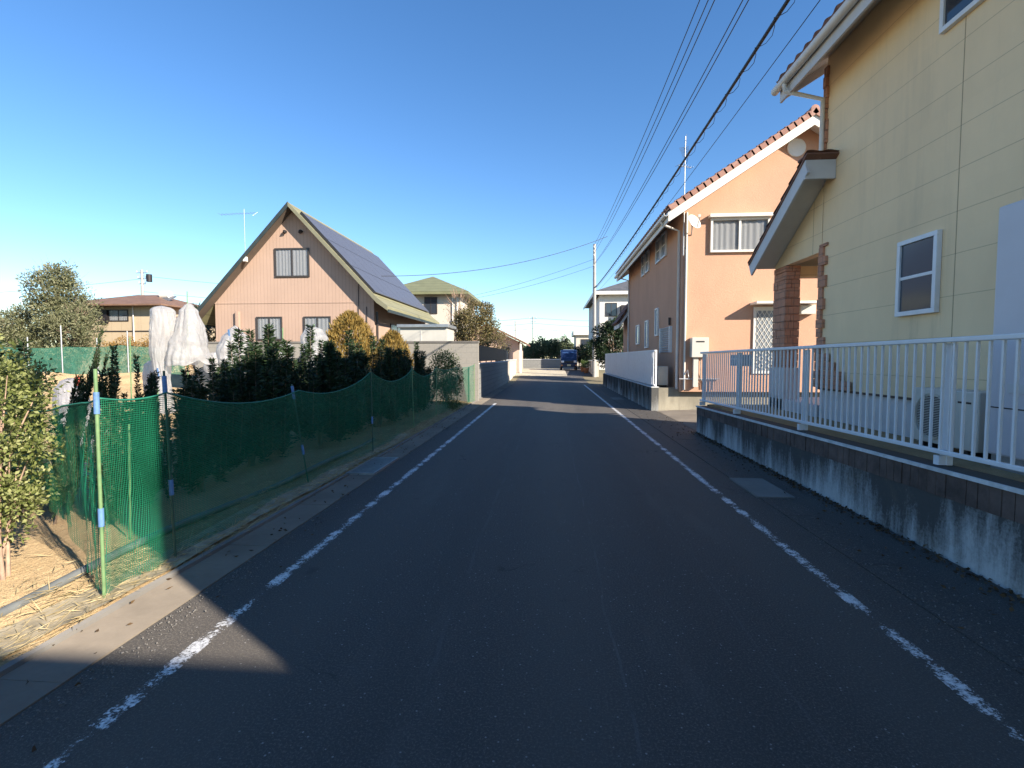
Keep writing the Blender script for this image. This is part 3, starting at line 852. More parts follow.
# outdoor units in the yellow yard
def outdoor_unit(label, cx, cy, z, w, h, d, axis='x', rot=0, group=None):
    """fan unit; built facing -X at the origin, then turned"""
    t = thing('outdoor_unit', label, 'air conditioner', (cx, cy, z), group)
    b = MB().box(cx - d/2, cx + d/2, cy - w/2, cy + w/2, z + .03, z + h); b.build('casing', M['appliance'], t, bevel=.012)
    b = MB(); b.lathe([(h * .40, 0), (h * .40, .012), (h * .37, .012), (h * .37, 0)], (cx - d/2 - .014, cy + w * .16, z + h * .52), 28, 'x')
    for k in range(-12, 13):
        q = k / 13 * h * .38; ww = math.sqrt(max(0, (h * .38) ** 2 - q * q))
        b.box(cx - d/2 - .010, cx - d/2 - .005, cy + w * .16 - ww, cy + w * .16 + ww, z + h * .52 + q - .003, z + h * .52 + q + .003)
    for q in (-.2, 0, .2): b.box(cx - d/2 - .014, cx - d/2 - .0105, cy + w * .16 + q * h - .004, cy + w * .16 + q * h + .004, z + h * .52 - h * math.sqrt(.1444 - q * q), z + h * .52 + h * math.sqrt(.1444 - q * q))
    b.build('fan_grille', M['appliance'], t)
    b = MB(); b.lathe([(.001, 0), (h * .36, 0)], (cx - d/2 - .002, cy + w * .16, z + h * .52), 28, 'x'); b.build('fan_opening', M['black'], t)
    MB().box(cx - d/2 - .004, cx - d/2 - .001, cy - w * .40, cy - w * .22, z + h * .80, z + h * .83).build('badge', M['black'], t)
    for s in (-1, 1):
        MB().box(cx - d * .45, cx + d * .45, cy + s * w * .33 - .03, cy + s * w * .33 + .03, z - .06, z + .03).build('foot', M['black'], t)
    t.rotation_euler.z = rot
    return t
outdoor_unit('beige outdoor fan unit behind the open railing beside the lilac tank', 4.12, 5.40, .68, .86, .60, .28)
t = thing('water_tank', 'tall pale lilac hot water tank against the yellow wall', 'water tank', (4.1, 4.45, .62))
MB().box(3.93, 4.38, 4.13, 4.81, .74, 2.93).build('casing', M['tank'], t, bevel=.02)
MB().box(3.925, 3.929, 4.16, 4.78, 1.16, 1.17).build('panel_seam', M['black'], t)
MB().box(3.92, 3.929, 4.40, 4.62, 1.30, 1.38).build('pipe_cover', M['trim_grey'], t)
MB().box(3.95, 4.36, 4.16, 4.78, .62, .74).build('base', M['steel'], t)

# ------------------------------------------------------------------ orange house
OX = 3.85; OY = 15.25; OF = 25.6; OR = 7.22; OE = 10.6
O = thing('orange_house', 'apricot stuccoed two storey house with terracotta roof and dish on its corner', 'house', (7, 20, .66))
os_ = .655; oz = 6.02
MB().prism([(OX, .6), (OE, .6), (OE, oz), (OR, oz + os_ * (OR - OX)), (OX, oz)], 'y', OY, OF).build('wall', M['orange'], O)
oa = math.atan(os_); oc, osn = math.cos(oa), math.sin(oa)
oex = 3.34; oez = oz - os_ * (OX - oex); OSL = (OR - oex) / oc
y0, y1 = OY - .52, OF + .45
tile_slope((oex - .04, y0 - .02, oez + .12), (0, 1, 0), (oc, 0, osn), y1 - y0 + .04, OSL + .03, M['tile'], 'roof', O)
tile_slope((2 * OR - oex + .04, y0 - .02, oez + .12), (0, 1, 0), (-oc, 0, osn), y1 - y0 + .04, OSL + .03, M['tile'], 'roof', O)
b = MB()
for y in np.arange(y0, y1, .3):
    b.lathe([(.10, 0), (.115, .02), (.10, .30)], (OR, y, oez + .22 + os_ * (OR - oex)), 12, 'y')
b.lathe([(.001, -.012), (.07, -.008), (.118, 0.)], (OR, y0 - .005, oez + .22 + os_ * (OR - oex)), 14, 'y')
b.build('ridge_tiles', M['tile'], O)
# rake tiles: a row of overlapping lumps along each gable edge
for s in (1, -1):
    b = MB(); n = int(OSL / .215)
    for k in range(n):
        t0 = OSL * k / n; t1 = OSL * (k + 1) / n + .05
        xa = oex + oc * t0; za = oez + .15 + osn * t0; xb = oex + oc * t1; zb = oez + .15 + osn * t1
        if s == -1: xa, xb = 2 * OR - xa, 2 * OR - xb
        d = Vector((xb - xa, 0, zb - za)); nn = Vector((-d.z, 0, d.x)).normalized() * (1 if s == 1 else -1)
        c = Vector(((xa + xb) / 2, y0 - .0, (za + zb) / 2))
        b.tube([Vector((xa, y0 + .03, za)) + nn * .055, Vector((xb, y0 + .03, zb)) + nn * .02], [.066, .05], 9)
        b.obox(c + nn * .0 + Vector((0, -.035, 0)), d * .5, Vector((0, .012, 0)), nn * .075)
    b.build('rake_tiles', M['tile'], O)
    b = MB(); e = oex if s == 1 else 2 * OR - oex
    def up_(q): return oez + q + os_ * (OR - oex)
    pts = [(e, oez - .20), (OR, up_(-.20)), (OR, up_(.09)), (e, oez + .09)]
    if s == -1: pts = pts[::-1]
    b.prism(pts, 'y', y0 + .0, y0 + .045); b.build('rake_board', M['trim_white'], O)
    b = MB(); b.prism(pts, 'y', y1 - .045, y1); b.build('rake_board', M['trim_white'], O)
    b = MB(); pts = [(e, oez - .02), (OR, up_(-.02)), (OR, up_(.10)), (e, oez + .10)]
    if s == -1: pts = pts[::-1]
    b.prism(pts, 'y', y0 + .047, y1 - .047); b.build('soffit', M['trim_white'], O)
    fx = (oex - .03, oex - .001) if s == 1 else (2*OR - oex + .001, 2*OR - oex + .03)
    MB().box(fx[0], fx[1], y0, y1, oez - .20, oez + .08).build('fascia', M['trim_white'], O)
gutter_run(O, oex - .095, y0, y1, oez - .0, M['pvc'])
def downpipe(parent, pts, m=None, r=.04):
    return MB().tube(pts, r, 10).build('downpipe', m or M['pvc'], parent)
downpipe(O, [(oex - .09, OY + .1, oez - .05), (oex - .09, OY + .1, oez - .13), (OX - .055, OY + .22, oez - .30), (OX - .055, OY + .22, .66)])
downpipe(O, [(oex - .09, OF - .45, oez - .05), (oex - .09, OF - .45, oez - .13), (OX - .055, OF - .45, oez - .30), (OX - .055, OF - .45, .66)])
MB().tube([(OX + .10, OY - .035, 5.85), (OX + .10, OY - .035, .66)], .03, 8).build('conduit', M['trim_white'], O)
MB().tube([(OX + .02, OY - .03, 6.1), (OX + .02, OY - .03, 4.9), (OX + .07, OY - .03, 4.8)], .014, 6).build('conduit', M['black'], O)
# gable wall openings
wn = window(O, 'y', OY, 4.62, 6.28, 4.68, 5.66, M['trim_white'], M['glass_clear'], 'slide', M['curtain'], -1, .06, .09)
MB().box(4.56, 6.36, OY - .20, OY - .001, 5.665, 5.76).build('shutter_box', M['trim_white'], wn, bevel=.01)
b = MB(); b.lathe([(.001, -.02), (.20, -.02), (.235, -.03), (.26, -.025), (.26, 0)], (6.98, OY - .002, 7.62), 28, 'y'); b.build('gable_vent', M['trim_white'], O)
# side door with a security lattice and a little hood
d = MB().box(5.90, 6.80, OY - .05, OY - .002, 1.14, 3.10).build('side_door', M['trim_white'], O, bevel=.006)
MB().box(5.98, 6.72, OY - .056, OY - .051, 1.24, 2.98).build('door_glass', M['glass_frost'], d)
b = MB()
for k in range(-9, 22):
    for s in (1, -1):
        # clip the diagonal to the door rectangle
        xA, zA, xB, zB = 5.98, 2.98, 6.72, 1.24
        x_ = 5.98 + k * .13; pts = []
        h = (2.98 - 1.24); run = h * .62
        xa, xb = (x_, x_ + run) if s == 1 else (x_ + run, x_)
        t0, t1 = 0., 1.
        dx = xb - xa
        lo, hi = sorted(((5.98 - xa) / dx, (6.72 - xa) / dx)); t0 = max(t0, lo); t1 = min(t1, hi)
        if t1 - t0 < .02: continue
        b.bar((xa + dx * t0, OY - .064 - (.006 if s == 1 else 0), 1.24 + h * t0), (xa + dx * t1, OY - .064 - (.006 if s == 1 else 0), 1.24 + h * t1), .012, .008, (0, 1, 0))
b.build('door_lattice', M['trim_white'], d)
MB().box(5.80, 7.5, OY - .50, OY - .002, 3.14, 3.21).build('door_hood', M['trim_white'], O, bevel=.008)
MB().box(7.15, 7.55, OY - .22, OY - .002, 2.86, 3.12).build('meter_case', M['appliance'], O, bevel=.01)
wh = thing('water_heater', 'boxy cream gas water heater mounted on the apricot wall near its lit corner', 'water heater', (4.34, OY - .12, 1.7))
MB().box(4.10, 4.58, OY - .24, OY - .003, 1.62, 2.20).build('casing', M['appliance'], wh, bevel=.015)
MB().box(4.22, 4.46, OY - .246, OY - .241, 2.06, 2.10).build('flue_slot', M['black'], wh)
MB().box(4.18, 4.32, OY - .16, OY - .05, .75, 1.62).build('pipe_cover', M['appliance'], wh)
for x in (4.40, 4.46, 4.5): MB().tube([(x, OY - .1, 1.62), (x, OY - .1, 1.0 + (x - 4.4) * 2), (x + .08, OY - .06, .9), (x + .08, OY - .05, .70)], .014, 6).build('pipe', M['steel'], wh)
b = MB()
for k, (xx, zz) in enumerate(((3.95, .98), (4.75, .98))): b.tube([(xx, OY - .06, .66), (xx, OY - .06, zz)], .02, 8)
b.tube([(3.80, OY - .06, .98), (4.95, OY - .06, .98)], .02, 8)
b.tube([(3.95, OY - .07, 1.1), (4.03, OY - .09, 1.25), (4.07, OY - .07, 1.02)], .015, 6)
b.build('wall_pipes', M['alu_grey'], O)
# street side openings
window(O, 'x', OX, 17.25, 17.95, 5.02, 5.86, M['alu_white'], M['glass_frost'], 'hung', None, -1, .05, .07)
window(O, 'x', OX, 18.15, 18.85, 5.02, 5.86, M['alu_white'], M['glass_frost'], 'hung', None, -1, .05, .07)
window(O, 'x', OX, 20.2, 20.85, 5.02, 5.86, M['alu_white'], M['glass_frost'], 'hung', None, -1, .05, .07)
window(O, 'x', OX, 21.1, 21.75, 5.02, 5.86, M['alu_white'], M['glass_frost'], 'hung', None, -1, .05, .07)
window(O, 'x', OX, 18.35, 18.8, 2.4, 3.4, M['alu_white'], M['glass_frost'], None, None, -1, .05, .07)
window(O, 'x', OX, 20.2, 20.75, 2.0, 3.1, M['alu_white'], M['glass_frost'], None, None, -1, .05, .07)
window(O, 'x', OX, 22.2, 22.9, 2.2, 3.05, M['alu_white'], M['glass_frost'], None, None, -1, .05, .07)
b = MB(); b.box(OX - .10, OX - .002, 16.35, 16.41, 1.78, 2.62).box(OX - .10, OX - .002, 17.74, 17.8, 1.78, 2.62)
for k in range(12): b.obox((OX - .06, 17.08, 1.81 + k * .07), (.03, 0, -.02), (0, .66, 0), (.003, 0, .004))
b.build('louvre_screen', M['alu_white'], O)
MB().tube([(OX - .06, 16.5, 2.9), (OX - .06, 16.5, 2.66)], .04, 8).build('wall_lamp', M['black'], O)
# far porch with its own small tiled roof
b = MB(); pr = [(3.42, 3.32), (4.2, 4.45), (4.2, 4.25), (3.42, 3.12)]
b.prism(pr, 'y', 25.75, 27.8); b.build('porch_soffit', M['trim_grey'], O)
tile_slope((3.38, 25.7, 3.34), (0, 1, 0), Vector((.78, 0, 1.13)).normalized(), 2.2, 1.4, M['dark_tile'], 'porch_roof', O)
MB().box(3.90, 9, 25.62, 27.6, .6, 4.0).build('porch_wall', M['orange'], O)

dsh = thing('satellite_dish', 'white satellite dish fixed to the lit corner of the apricot house', 'satellite dish', (OX + .2, OY - .25, 5.5))
b = MB()
cz = Vector((OX + .18, OY - .33, 5.45)); nd = Vector((.35, -.75, .45)).normalized()
e1 = nd.cross(Vector((0, 0, 1))).normalized(); e2 = e1.cross(nd)
def dishf(u, v):
    a = u * 2 * math.pi; r = .20 * v
    return cz + e1 * (r * math.cos(a)) + e2 * (r * 1.25 * math.sin(a)) + nd * (.09 * v * v)
b.grid(dishf, 28, 5); dd = b.build('dish', M['trim_white'], dsh); sm = dd.modifiers.new('s', 'SOLIDIFY'); sm.thickness = .012
MB().tube([cz - nd * .02, cz + Vector((.03, .16, -.12)), (OX + .24, OY - .002, 5.2)], .018, 8).build('bracket', M['steel'], dsh)
MB().tube([cz + e2 * -.22 + nd * .1, cz + nd * .30 + e2 * -.05], .012, 6).build('arm', M['steel'], dsh)
MB().box(*(sum(([cz[i] + nd[i] * .31 - .035, cz[i] + nd[i] * .31 + .035] for i in range(3)), []))).build('receiver', M['appliance'], dsh)
def yagi(b, c, ax, n, L, w, r=.006):
    c = Vector(c); ax = Vector(ax).normalized(); s = ax.cross(Vector((0, 0, 1))).normalized()
    b.tube([c - ax * L / 2, c + ax * L / 2], r * 1.3, 6)
    for k in range(n):
        p = c + ax * (L * (k / (n - 1) - .5)); ww = w * (1 - .35 * k / n)
        b.tube([p - s * ww, p + s * ww], r, 5)
an = thing('tv_antenna', 'tall thin television antenna mast at the corner of the apricot house', 'antenna', (OX - .02, OY - .1, 4.6))
MB().tube([(OX + .0, OY - .09, 4.6), (OX - .0, OY - .09, 8.0)], .016, 8).build('mast', M['steel'], an)
b = MB(); yagi(b, (OX, OY - .09, 7.55), (.35, 1, .0), 9, .75, .13); yagi(b, (OX, OY - .09, 7.15), (.9, .5, .0), 6, .5, .12)
b.tube([(OX, OY - .2, 7.75), (OX + .05, OY, 8.1)], .006, 5); b.build('aerial', M['steel'], an)

# retaining wall and slatted fence of the orange house
w2 = thing('retaining_wall', 'low streaked concrete wall with pale return under the slatted white fence', 'retaining wall', (3.2, 22, 0))
MB().box(3.05, 3.26, 15.45, 29.3, -.1, .70).build('concrete_face', retaining('streaked_wall_far', (.36, .36, .34), .9), w2)
MB().box(3.262, 9.5, 15.45, 15.65, -.1, .70).build('return_face', M['return_wall'], w2)
MB().box(3.04, 3.27, 15.44, 29.3, .702, .73).build('cap', M['cap'], w2)
b = MB()
for k in range(19): b.box(3.012, 3.048, 15.9 + k * .74, 16.02 + k * .74, .0, .70)
b.build('buttress', M['retaining'], w2)
f2 = thing('slat_fence', 'close slatted white vertical fence in front of the apricot house', 'fence', (3.15, 22, .73))
MB().box(3.13, 3.17, 15.5, 29.2, 1.80, 1.85).build('top_rail', M['alu_white'], f2)
MB().box(3.13, 3.17, 15.5, 29.2, .76, .80).build('bottom_rail', M['alu_white'], f2)
b = MB()
for k in range(134): b.box(3.105, 3.129, 15.52 + k * .102, 15.52 + k * .102 + .058, .77, 1.84)
b.build('slat_panel', M['alu_white'], f2)
for k in range(8): MB().box(3.172, 3.22, 15.55 + k * 1.94, 15.61 + k * 1.94, .731, 1.85).build('post', M['alu_white'], f2)
outdoor_unit('white outdoor fan unit tucked between apricot house and slatted fence', 3.50, 16.35, .72, .78, .62, .30)
gr = thing('railing_fence', 'grey low railing on the wall beyond the driveway under the latticed door', 'fence', (5.5, 15.55, .7))
MB().tube([(3.9, 15.6 - .05, 1.02), (9.4, 15.6 - .05, 1.02)], .022, 8).build('top_rail', M['alu_grey'], gr)
for k in range(6): MB().tube([(3.95 + k * 1.05, 15.55, .70), (3.95 + k * 1.05, 15.55, 1.0)], .018, 8).build('post', M['alu_grey'], gr)

# ------------------------------------------------------------------ salmon house on the left
SX0, SX1, SY, SE = -15.40, -7.92, 22.0, 31.2
SR = -11.55; sm_ = 1.075; szr = 8.28
S = thing('gabled_house', 'salmon boarded house with steep olive roof carrying solar panels', 'house', (-11.7, 27, 0))
def sroof(x): return szr - sm_ * abs(x - SR)
MB().prism([(SX0, 0), (SX1, 0), (SX1, sroof(SX1) - .02), (SR, szr - .02), (SX0, sroof(SX0) - .02)], 'y', SY, SE).build('wall', M['salmon'], S)
MB().box(SX0, SX1, SY - .02, SY - .001, 4.08, 4.13).build('band_trim', M['salmon'], S)
sa_ = math.atan(sm_); sc, ss = math.cos(sa_), math.sin(sa_)
y0, y1 = SY - .50, SE + .6
# left slope, right slope (right one kicks out flatter near the eave)
b = MB(); xe = -16.3
b.prism([(xe, sroof(xe)), (SR, szr), (SR, szr + .16), (xe, sroof(xe) + .16)], 'y', y0, y1); b.build('roof', M['green_roof'], S)
xk = -7.62; xe2 = -7.15
b = MB(); b.prism([(SR, szr), (xk, sroof(xk)), (xe2, sroof(xk) - .34), (xe2, sroof(xk) - .20), (xk, sroof(xk) + .18), (SR, szr + .16)], 'y', y0, y1); b.build('roof', M['green_roof'], S)
b = MB(); b.prism([(xe - .02, sroof(xe) - .04), (SR, szr - .06), (SR, szr + .18), (xe - .02, sroof(xe) + .18)], 'y', y0 - .035, y0 - .002)
b.build('rake_board', M['green_trim'], S)
b = MB(); b.prism([(SR + .002, szr - .02), (xk, sroof(xk) - .04), (xe2 + .02, sroof(xk) - .38), (xe2 + .02, sroof(xk) - .18), (xk, sroof(xk) + .2), (SR + .002, szr + .17)], 'y', y0 - .035, y0 - .002)
b.build('rake_board', M['rake_olive'], S)
b = MB(); b.prism([(xe, sroof(xe) - .03), (SR, szr - .03), (SR, szr - .004), (xe, sroof(xe) - .004)], 'y', y0, SY - .002)
b.prism([(SR, szr - .03), (xk, sroof(xk) - .03), (xk, sroof(xk) - .004), (SR, szr - .004)], 'y', y0, SY - .002)
b.build('soffit', M['soffit_brown'], S)
MB().box(xe - .08, xe - .02, y0, y1, sroof(xe) - .06, sroof(xe) + .05).build('gutter', M['green_trim'], S)
MB().box(xe2 + .02, xe2 + .09, y0, y1, sroof(xk) - .46, sroof(xk) - .33).build('gutter', M['green_trim'], S)
# solar array: three rows of panels on the right slope
pu = Vector((sc, 0, -ss)); pnn = Vector((ss, 0, sc))
nrows, ncols = 3, 8
pw, ph_ = (y1 - y0 - .5) / ncols, 1.60
first = None
for r_ in range(nrows):
    for c_ in range(ncols):
        o = Vector((SR, y0 + .25 + pw * (c_ + .5), szr + .16)) + pu * (.62 + (ph_ + .02) * (r_ + .5)) + pnn * .10
        if first is None:
            first = MB().obox(o, pu * (ph_ / 2 - .01), Vector((0, pw / 2 - .01, 0)), pnn * .022).build('solar_panel', M['solar'], S)
            base = o
        else:
            c = first.copy(); COL.objects.link(c); c.location = Vector(first.location) + (o - base)
MB().obox(Vector((SR, y0 + .2, szr + .16)) + pu * (.62 + (ph_ + .02) * 1.5) + pnn * .075, pu * (1.5 * (ph_ + .02)), Vector((0, .02, 0)), pnn * .055).build('array_rail', M['black'], S)
window(S, 'y', SY, -12.48, -10.86, 5.25, 6.55, M['bronze'], M['glass_clear'], 'slide', M['curtain'], -1, .07, .06)
window(S, 'y', SY, -13.42, -12.2, 2.42, 3.48, M['bronze'], M['glass_clear'], 'slide', M['curtain'], -1, .06, .06)
window(S, 'y', SY, -11.18, -9.92, 2.42, 3.48, M['bronze'], M['glass_clear'], 'slide', M['curtain'], -1, .06, .06)
for x in (-11.95, -11.22): 
    MB().tube([(x, SY - .001, 7.28), (x, SY - .10, 7.28), (x, SY - .14, 7.20)], .07, 10).build('vent_cap', M['black'], S)
MB().box(-14.36, -14.22, SY - .14, SY - .002, 2.3, 3.72).build('flue_duct', M['salmon'], S)
for x, zt in ((-8.62, 4.9), (-8.25, 3.9)):
    MB().tube([(x, SY - .03, zt), (x, SY - .03, 2.2)], .016, 6).build('cable', M['black'], S)
MB().box(SX1 + .02, SX1 + .10, SY + .2, SY + .28, 0, 3.7).build('corner_post', M['bronze'], S)
window(S, 'x', SX1, 24.2, 26.4, 1.9, 3.3, M['bronze'], M['glass_dark'], 'slide', None, 1, .06, .06)
an = thing('tv_antenna', 'television antenna with combed aerial at the left eave of the salmon house', 'antenna', (-14.35, SY + .4, 5.6))
MB().tube([(-13.6, SY - .45, 5.9), (-13.6, SY - .45, 8.2)], .013, 8).build('mast', M['steel'], an)
b = MB(); yagi(b, (-13.9, SY - .45, 8.0), (1, .12, .06), 11, 1.5, .22, .005); b.tube([(-13.2, SY - .45, 7.9), (-13.05, SY - .3, 8.1)], .01, 5); b.build('aerial', M['steel'], an)
MB().box(-13.67, -13.53, SY - .52, SY - .38, 5.9, 6.1).build('booster', M['trim_white'], an)

# block wall between the field and the salmon house, and along the street
bw = thing('block_wall', 'tall grey concrete block wall closing the back of the field', 'wall', (-10, 18.4, 0))
MB().box(-13.7, -2.68, 18.32, 18.50, -.1, 2.16).build('wall_face', M['block'], bw)
MB().box(-13.72, -2.66, 18.29, 18.53, 2.162, 2.23).build('coping', M['cover'], bw)
bw2 = thing('block_wall', 'low grey block wall along the street carrying a dark metal fence', 'wall', (-2.8, 25.5, 0))
b = MB(); b.prism([(18.51, -.1), (32.5, -.1), (32.5, 1.36), (18.51, 1.36)], 'x', -2.98, -2.80); b.build('wall_face', M['block_far'], bw2)
MB().box(-3.0, -2.78, 18.51, 32.5, 1.362, 1.41).build('coping', M['cap'], bw2)
fd = thing('metal_fence', 'dark brown metal panel fence on top of the low grey street wall', 'fence', (-2.9, 25.5, 1.41))
b = MB()
for k in range(136): b.box(-2.912, -2.888, 18.6 + k * .102, 18.6 + k * .102 + .094, 1.47, 2.06)
b.build('slat_panel', M['dark_metal'], fd)
MB().box(-2.93, -2.87, 18.55, 32.5, 2.061, 2.11).build('top_rail', M['dark_metal'], fd)
for k in range(8): MB().box(-2.96, -2.914, 18.6 + k * 1.96, 18.65 + k * 1.96, 1.411, 2.06).build('post', M['dark_metal'], fd)
# shed roofed box behind the block wall
sh = thing('storage_shed', 'long pale grey metal shed peeping over the block wall beside the salmon house', 'shed', (-4.7, 19.3, 0))
MB().box(-5.75, -3.95, 18.8, 20.2, 0, 2.76).build('wall', simple('shed_panel', (.50, .49, .44), .6, .06, 2, grime=.1), sh)
MB().box(-5.85, -3.86, 18.68, 20.3, 2.762, 2.88).build('roof', M['steel'], sh, bevel=.01)
for x in (-4.95,): MB().box(x - .012, x + .012, 18.785, 18.799, .1, 2.7).build('panel_joint', M['soffit'], sh)

# ------------------------------------------------------------------ houses further off
def hip_roof(parent, x0, x1, y0, y1, z0, h, m, name='roof', ridge=.0, t=.12):
    b = MB(); cx, cy = (x0 + x1) / 2, (y0 + y1) / 2
    if x1 - x0 >= y1 - y0: r = max(.01, (x1 - x0 - (y1 - y0)) / 2 + ridge); A, B = (cx - r, cy, z0 + h), (cx + r, cy, z0 + h)
    else: r = max(.01, (y1 - y0 - (x1 - x0)) / 2 + ridge); A, B = (cx, cy - r, z0 + h), (cx, cy + r, z0 + h)
    c = [(x0, y0, z0), (x1, y0, z0), (x1, y1, z0), (x0, y1, z0)]
    d = [(p[0], p[1], p[2] - t) for p in c]
    v = c + [A, B] + d
    if x1 - x0 >= y1 - y0: f = [(0, 1, 5, 4), (1, 2, 5), (2, 3, 4, 5), (3, 0, 4)]
    else: f = [(0, 1, 4), (1, 2, 5, 4), (2, 3, 5), (3, 0, 4, 5)]
    f += [(0, 1, 7, 6), (1, 2, 8, 7), (2, 3, 9, 8), (3, 0, 6, 9), (6, 7, 8, 9)]
    b.add(v, f); return b.build(name, m, parent)

gh = thing('green_roofed_house', 'cream two storey house with green pyramid roof beyond the salmon house', 'house', (-9.4, 41.5, .5))
MB().box(-12.6, -6.95, 38.2, 45.5, 0, 6.45).build('wall', M['cream_wall'], gh)
hip_roof(gh, -13.4, -6.2, 37.4, 46.3, 6.62, 1.75, M['green_roof2'], ridge=-.3, t=.2)
window(gh, 'y', 38.2, -9.75, -8.75, 5.0, 6.3, M['bronze'], M['glass_dark'], 'slide', None, -1, .07, .06)
for x in (-7.55, -7.2): MB().tube([(x, 38.13, 6.3), (x, 38.13, .5)], .05, 8).build('downpipe', M['pvc'], gh)
MB().box(-7.9, -6.6, 37.0, 38.19, .4, 3.2).build('entrance_bay', M['pink_wall'], gh)

ph = thing('low_house', 'low pinkish house with sagging dark gable roof at the street bend', 'house', (-5, 44, .5))
MB().prism([(-7.9, .3), (-2.75, .3), (-2.75, 3.0), (-5.3, 4.25), (-7.9, 3.0)], 'y', 42, 49).build('wall', M['pink_wall'], ph)
b = MB(); b.prism([(-8.4, 2.78), (-5.3, 4.3), (-2.05, 2.72), (-2.05, 2.86), (-5.3, 4.46), (-8.4, 2.92)], 'y', 41.2, 49.6); b.build('roof', M['dark_tile'], ph)
window(ph, 'y', 42, -4.6, -3.5, 1.2, 2.5, M['bronze'], M['glass_dark'], 'slide', None, -1, .06, .06)
for x in (-2.5,): MB().box(x - .08, x + .08, 41.3, 41.46, .3, 2.8).build('porch_post', M['trim_white'], ph)

bh = thing('brown_roofed_house', 'tan bungalow under a red brown hip roof on the far left of the field', 'house', (-37, 44, 1))
MB().box(-41.5, -33.2, 40.4, 48, 0, 6.1).build('wall', M['tan_wall'], bh)
hip_roof(bh, -42.6, -32.3, 39.4, 49, 6.12, 1.35, M['brown_roof'], ridge=.6)
hip_roof(bh, -35.0, -28.6, 41.5, 48.6, 5.05, .9, M['brown_roof'], ridge=.4)
MB().box(-34.8, -29.4, 42.3, 48, 0, 4.95).build('annex_wall', M['tan_wall'], bh)
MB().box(-41.5, -33.2, 40.36, 40.399, 3.85, 3.95).build('band_trim', M['bronze'], bh)
window(bh, 'y', 40.4, -37.9, -36.1, 4.75, 5.75, M['bronze'], M['glass_clear'], 'slide', M['curtain'], -1, .08, .06)
MB().box(-39.0, -37.95, 40.2, 40.399, 4.6, 5.7).build('shutter_box', M['dark_metal'], bh)
MB().tube([(-35.6, 40.3, 6.0), (-35.6, 40.3, 3.0)], .05, 8).build('downpipe', M['pvc'], bh)
MB().box(-33.35, -33.2, 40.25, 40.399, 3, 6.0).build('corner_post', M['pvc'], bh)
sw = thing('roof_tank', 'white round solar water tank sitting on the red brown hip roof', 'water tank', (-34.8, 42.6, 6.9))
MB().tube([(-35.3, 43.2, 7.32), (-34.5, 43.2, 7.32)], .36, 14).build('drum', M['trim_white'], sw)
MB().obox((-34.9, 42.9, 6.95), (.85, 0, 0), (0, .5, .25), (0, -.02, .04)).build('collector', M['solar'], sw)
gb = thing('far_shed_house', 'small grey roofed house between the plastic wraps and the salmon house', 'house', (-31, 52, .5))
MB().box(-36, -25.2, 52, 58, 0, 4.9).build('wall', M['pink_wall'], gb); hip_roof(gb, -37, -24.4, 51.2, 59, 5.0, 1.1, M['grey_roof'])
window(gb, 'y', 52, -29.4, -27.5, 3.2, 4.5, M['bronze'], M['glass_dark'], 'slide', None, -1, .08, .06)

wh_ = thing('white_house', 'tall white two storey house with grey roof behind the utility pole', 'house', (7, 54, .5))
MB().box(4.65, 12, 49, 63, .4, 7.68).build('wall', M['white_wall'], wh_)
hip_roof(wh_, 4.05, 12.7, 48.3, 63.8, 7.95, 1.75, M['grey_roof'], t=.12)
MB().box(4.02, 12.7, 48.26, 48.298, 7.62, 7.93).build('fascia', M['trim_white'], wh_)
MB().box(4.01, 4.048, 48.3, 63.8, 7.62, 7.93).build('fascia', M['trim_white'], wh_)
MB().box(6.6, 8.4, 48.2, 48.99, 5.6, 6.6).build('balcony', M['dark_metal'], wh_)
window(wh_, 'y', 49, 5.2, 6.3, 5.6, 6.9, M['bronze'], M['glass_dark'], 'slide', None, -1, .07, .06)
ws = thing('distant_house', 'small flat topped pale house far down the lane above the van', 'house', (5.5, 78, .5))
MB().box(3.7, 8.0, 75, 82, .4, 5.0).build('wall', M['cream_wall'], ws)
MB().box(3.3, 8.4, 74.5, 82.5, 5.002, 5.7).build('roof', M['trim_white'], ws)
window(ws, 'y', 75, 4.4, 5.6, 3.2, 4.4, M['bronze'], M['glass_dark'], 'slide', None, -1, .08, .06)

# house behind the camera whose eave shades the foreground
nb = thing('neighbour_house', 'hip roofed stuccoed house behind the viewpoint casting the foreground shadow', 'house', (8, -9, .5))
MB().box(4.3, 12, -13, -5.25, .3, 5.8).build('wall', M['white_wall'], nb)
hip_roof(nb, 3.6, 12.7, -13.7, -4.62, 6.0, 2.6, M['grey_roof'], t=.15)

# low garden walls by the lane
gw = thing('garden_wall', 'short cream gate wall at the bend past the slatted fence', 'wall', (3.5, 41, .4))
MB().box(3.25, 3.6, 38.2, 46, 0, 1.35).build('wall_face', M['cream_wall'], gw)
MB().box(3.2, 3.65, 38.15, 46.05, 1.352, 1.42).build('coping', M['cap'], gw)
lw = thing('garden_wall', 'low grey wall across the bend left of the blue van', 'wall', (-1, 53, .5))
b = MB(); b.box(-3.6, 1.05, 53, 53.25, .2, 1.42); b.build('wall_face', M['block_far'], lw)
MB().box(-3.65, 1.08, 52.96, 53.29, 1.422, 1.50).build('coping', M['cap'], lw)
rw = thing('garden_wall', 'cream corner wall just past the dark metal fence', 'wall', (-3, 37, .2))
MB().box(-3.35, -2.85, 34.3, 41.0, 0, 1.42).build('wall_face', M['cream_wall'], rw)
MB().box(-3.39, -2.81, 34.26, 41.04, 1.422, 1.49).build('coping', M['cap'], rw)

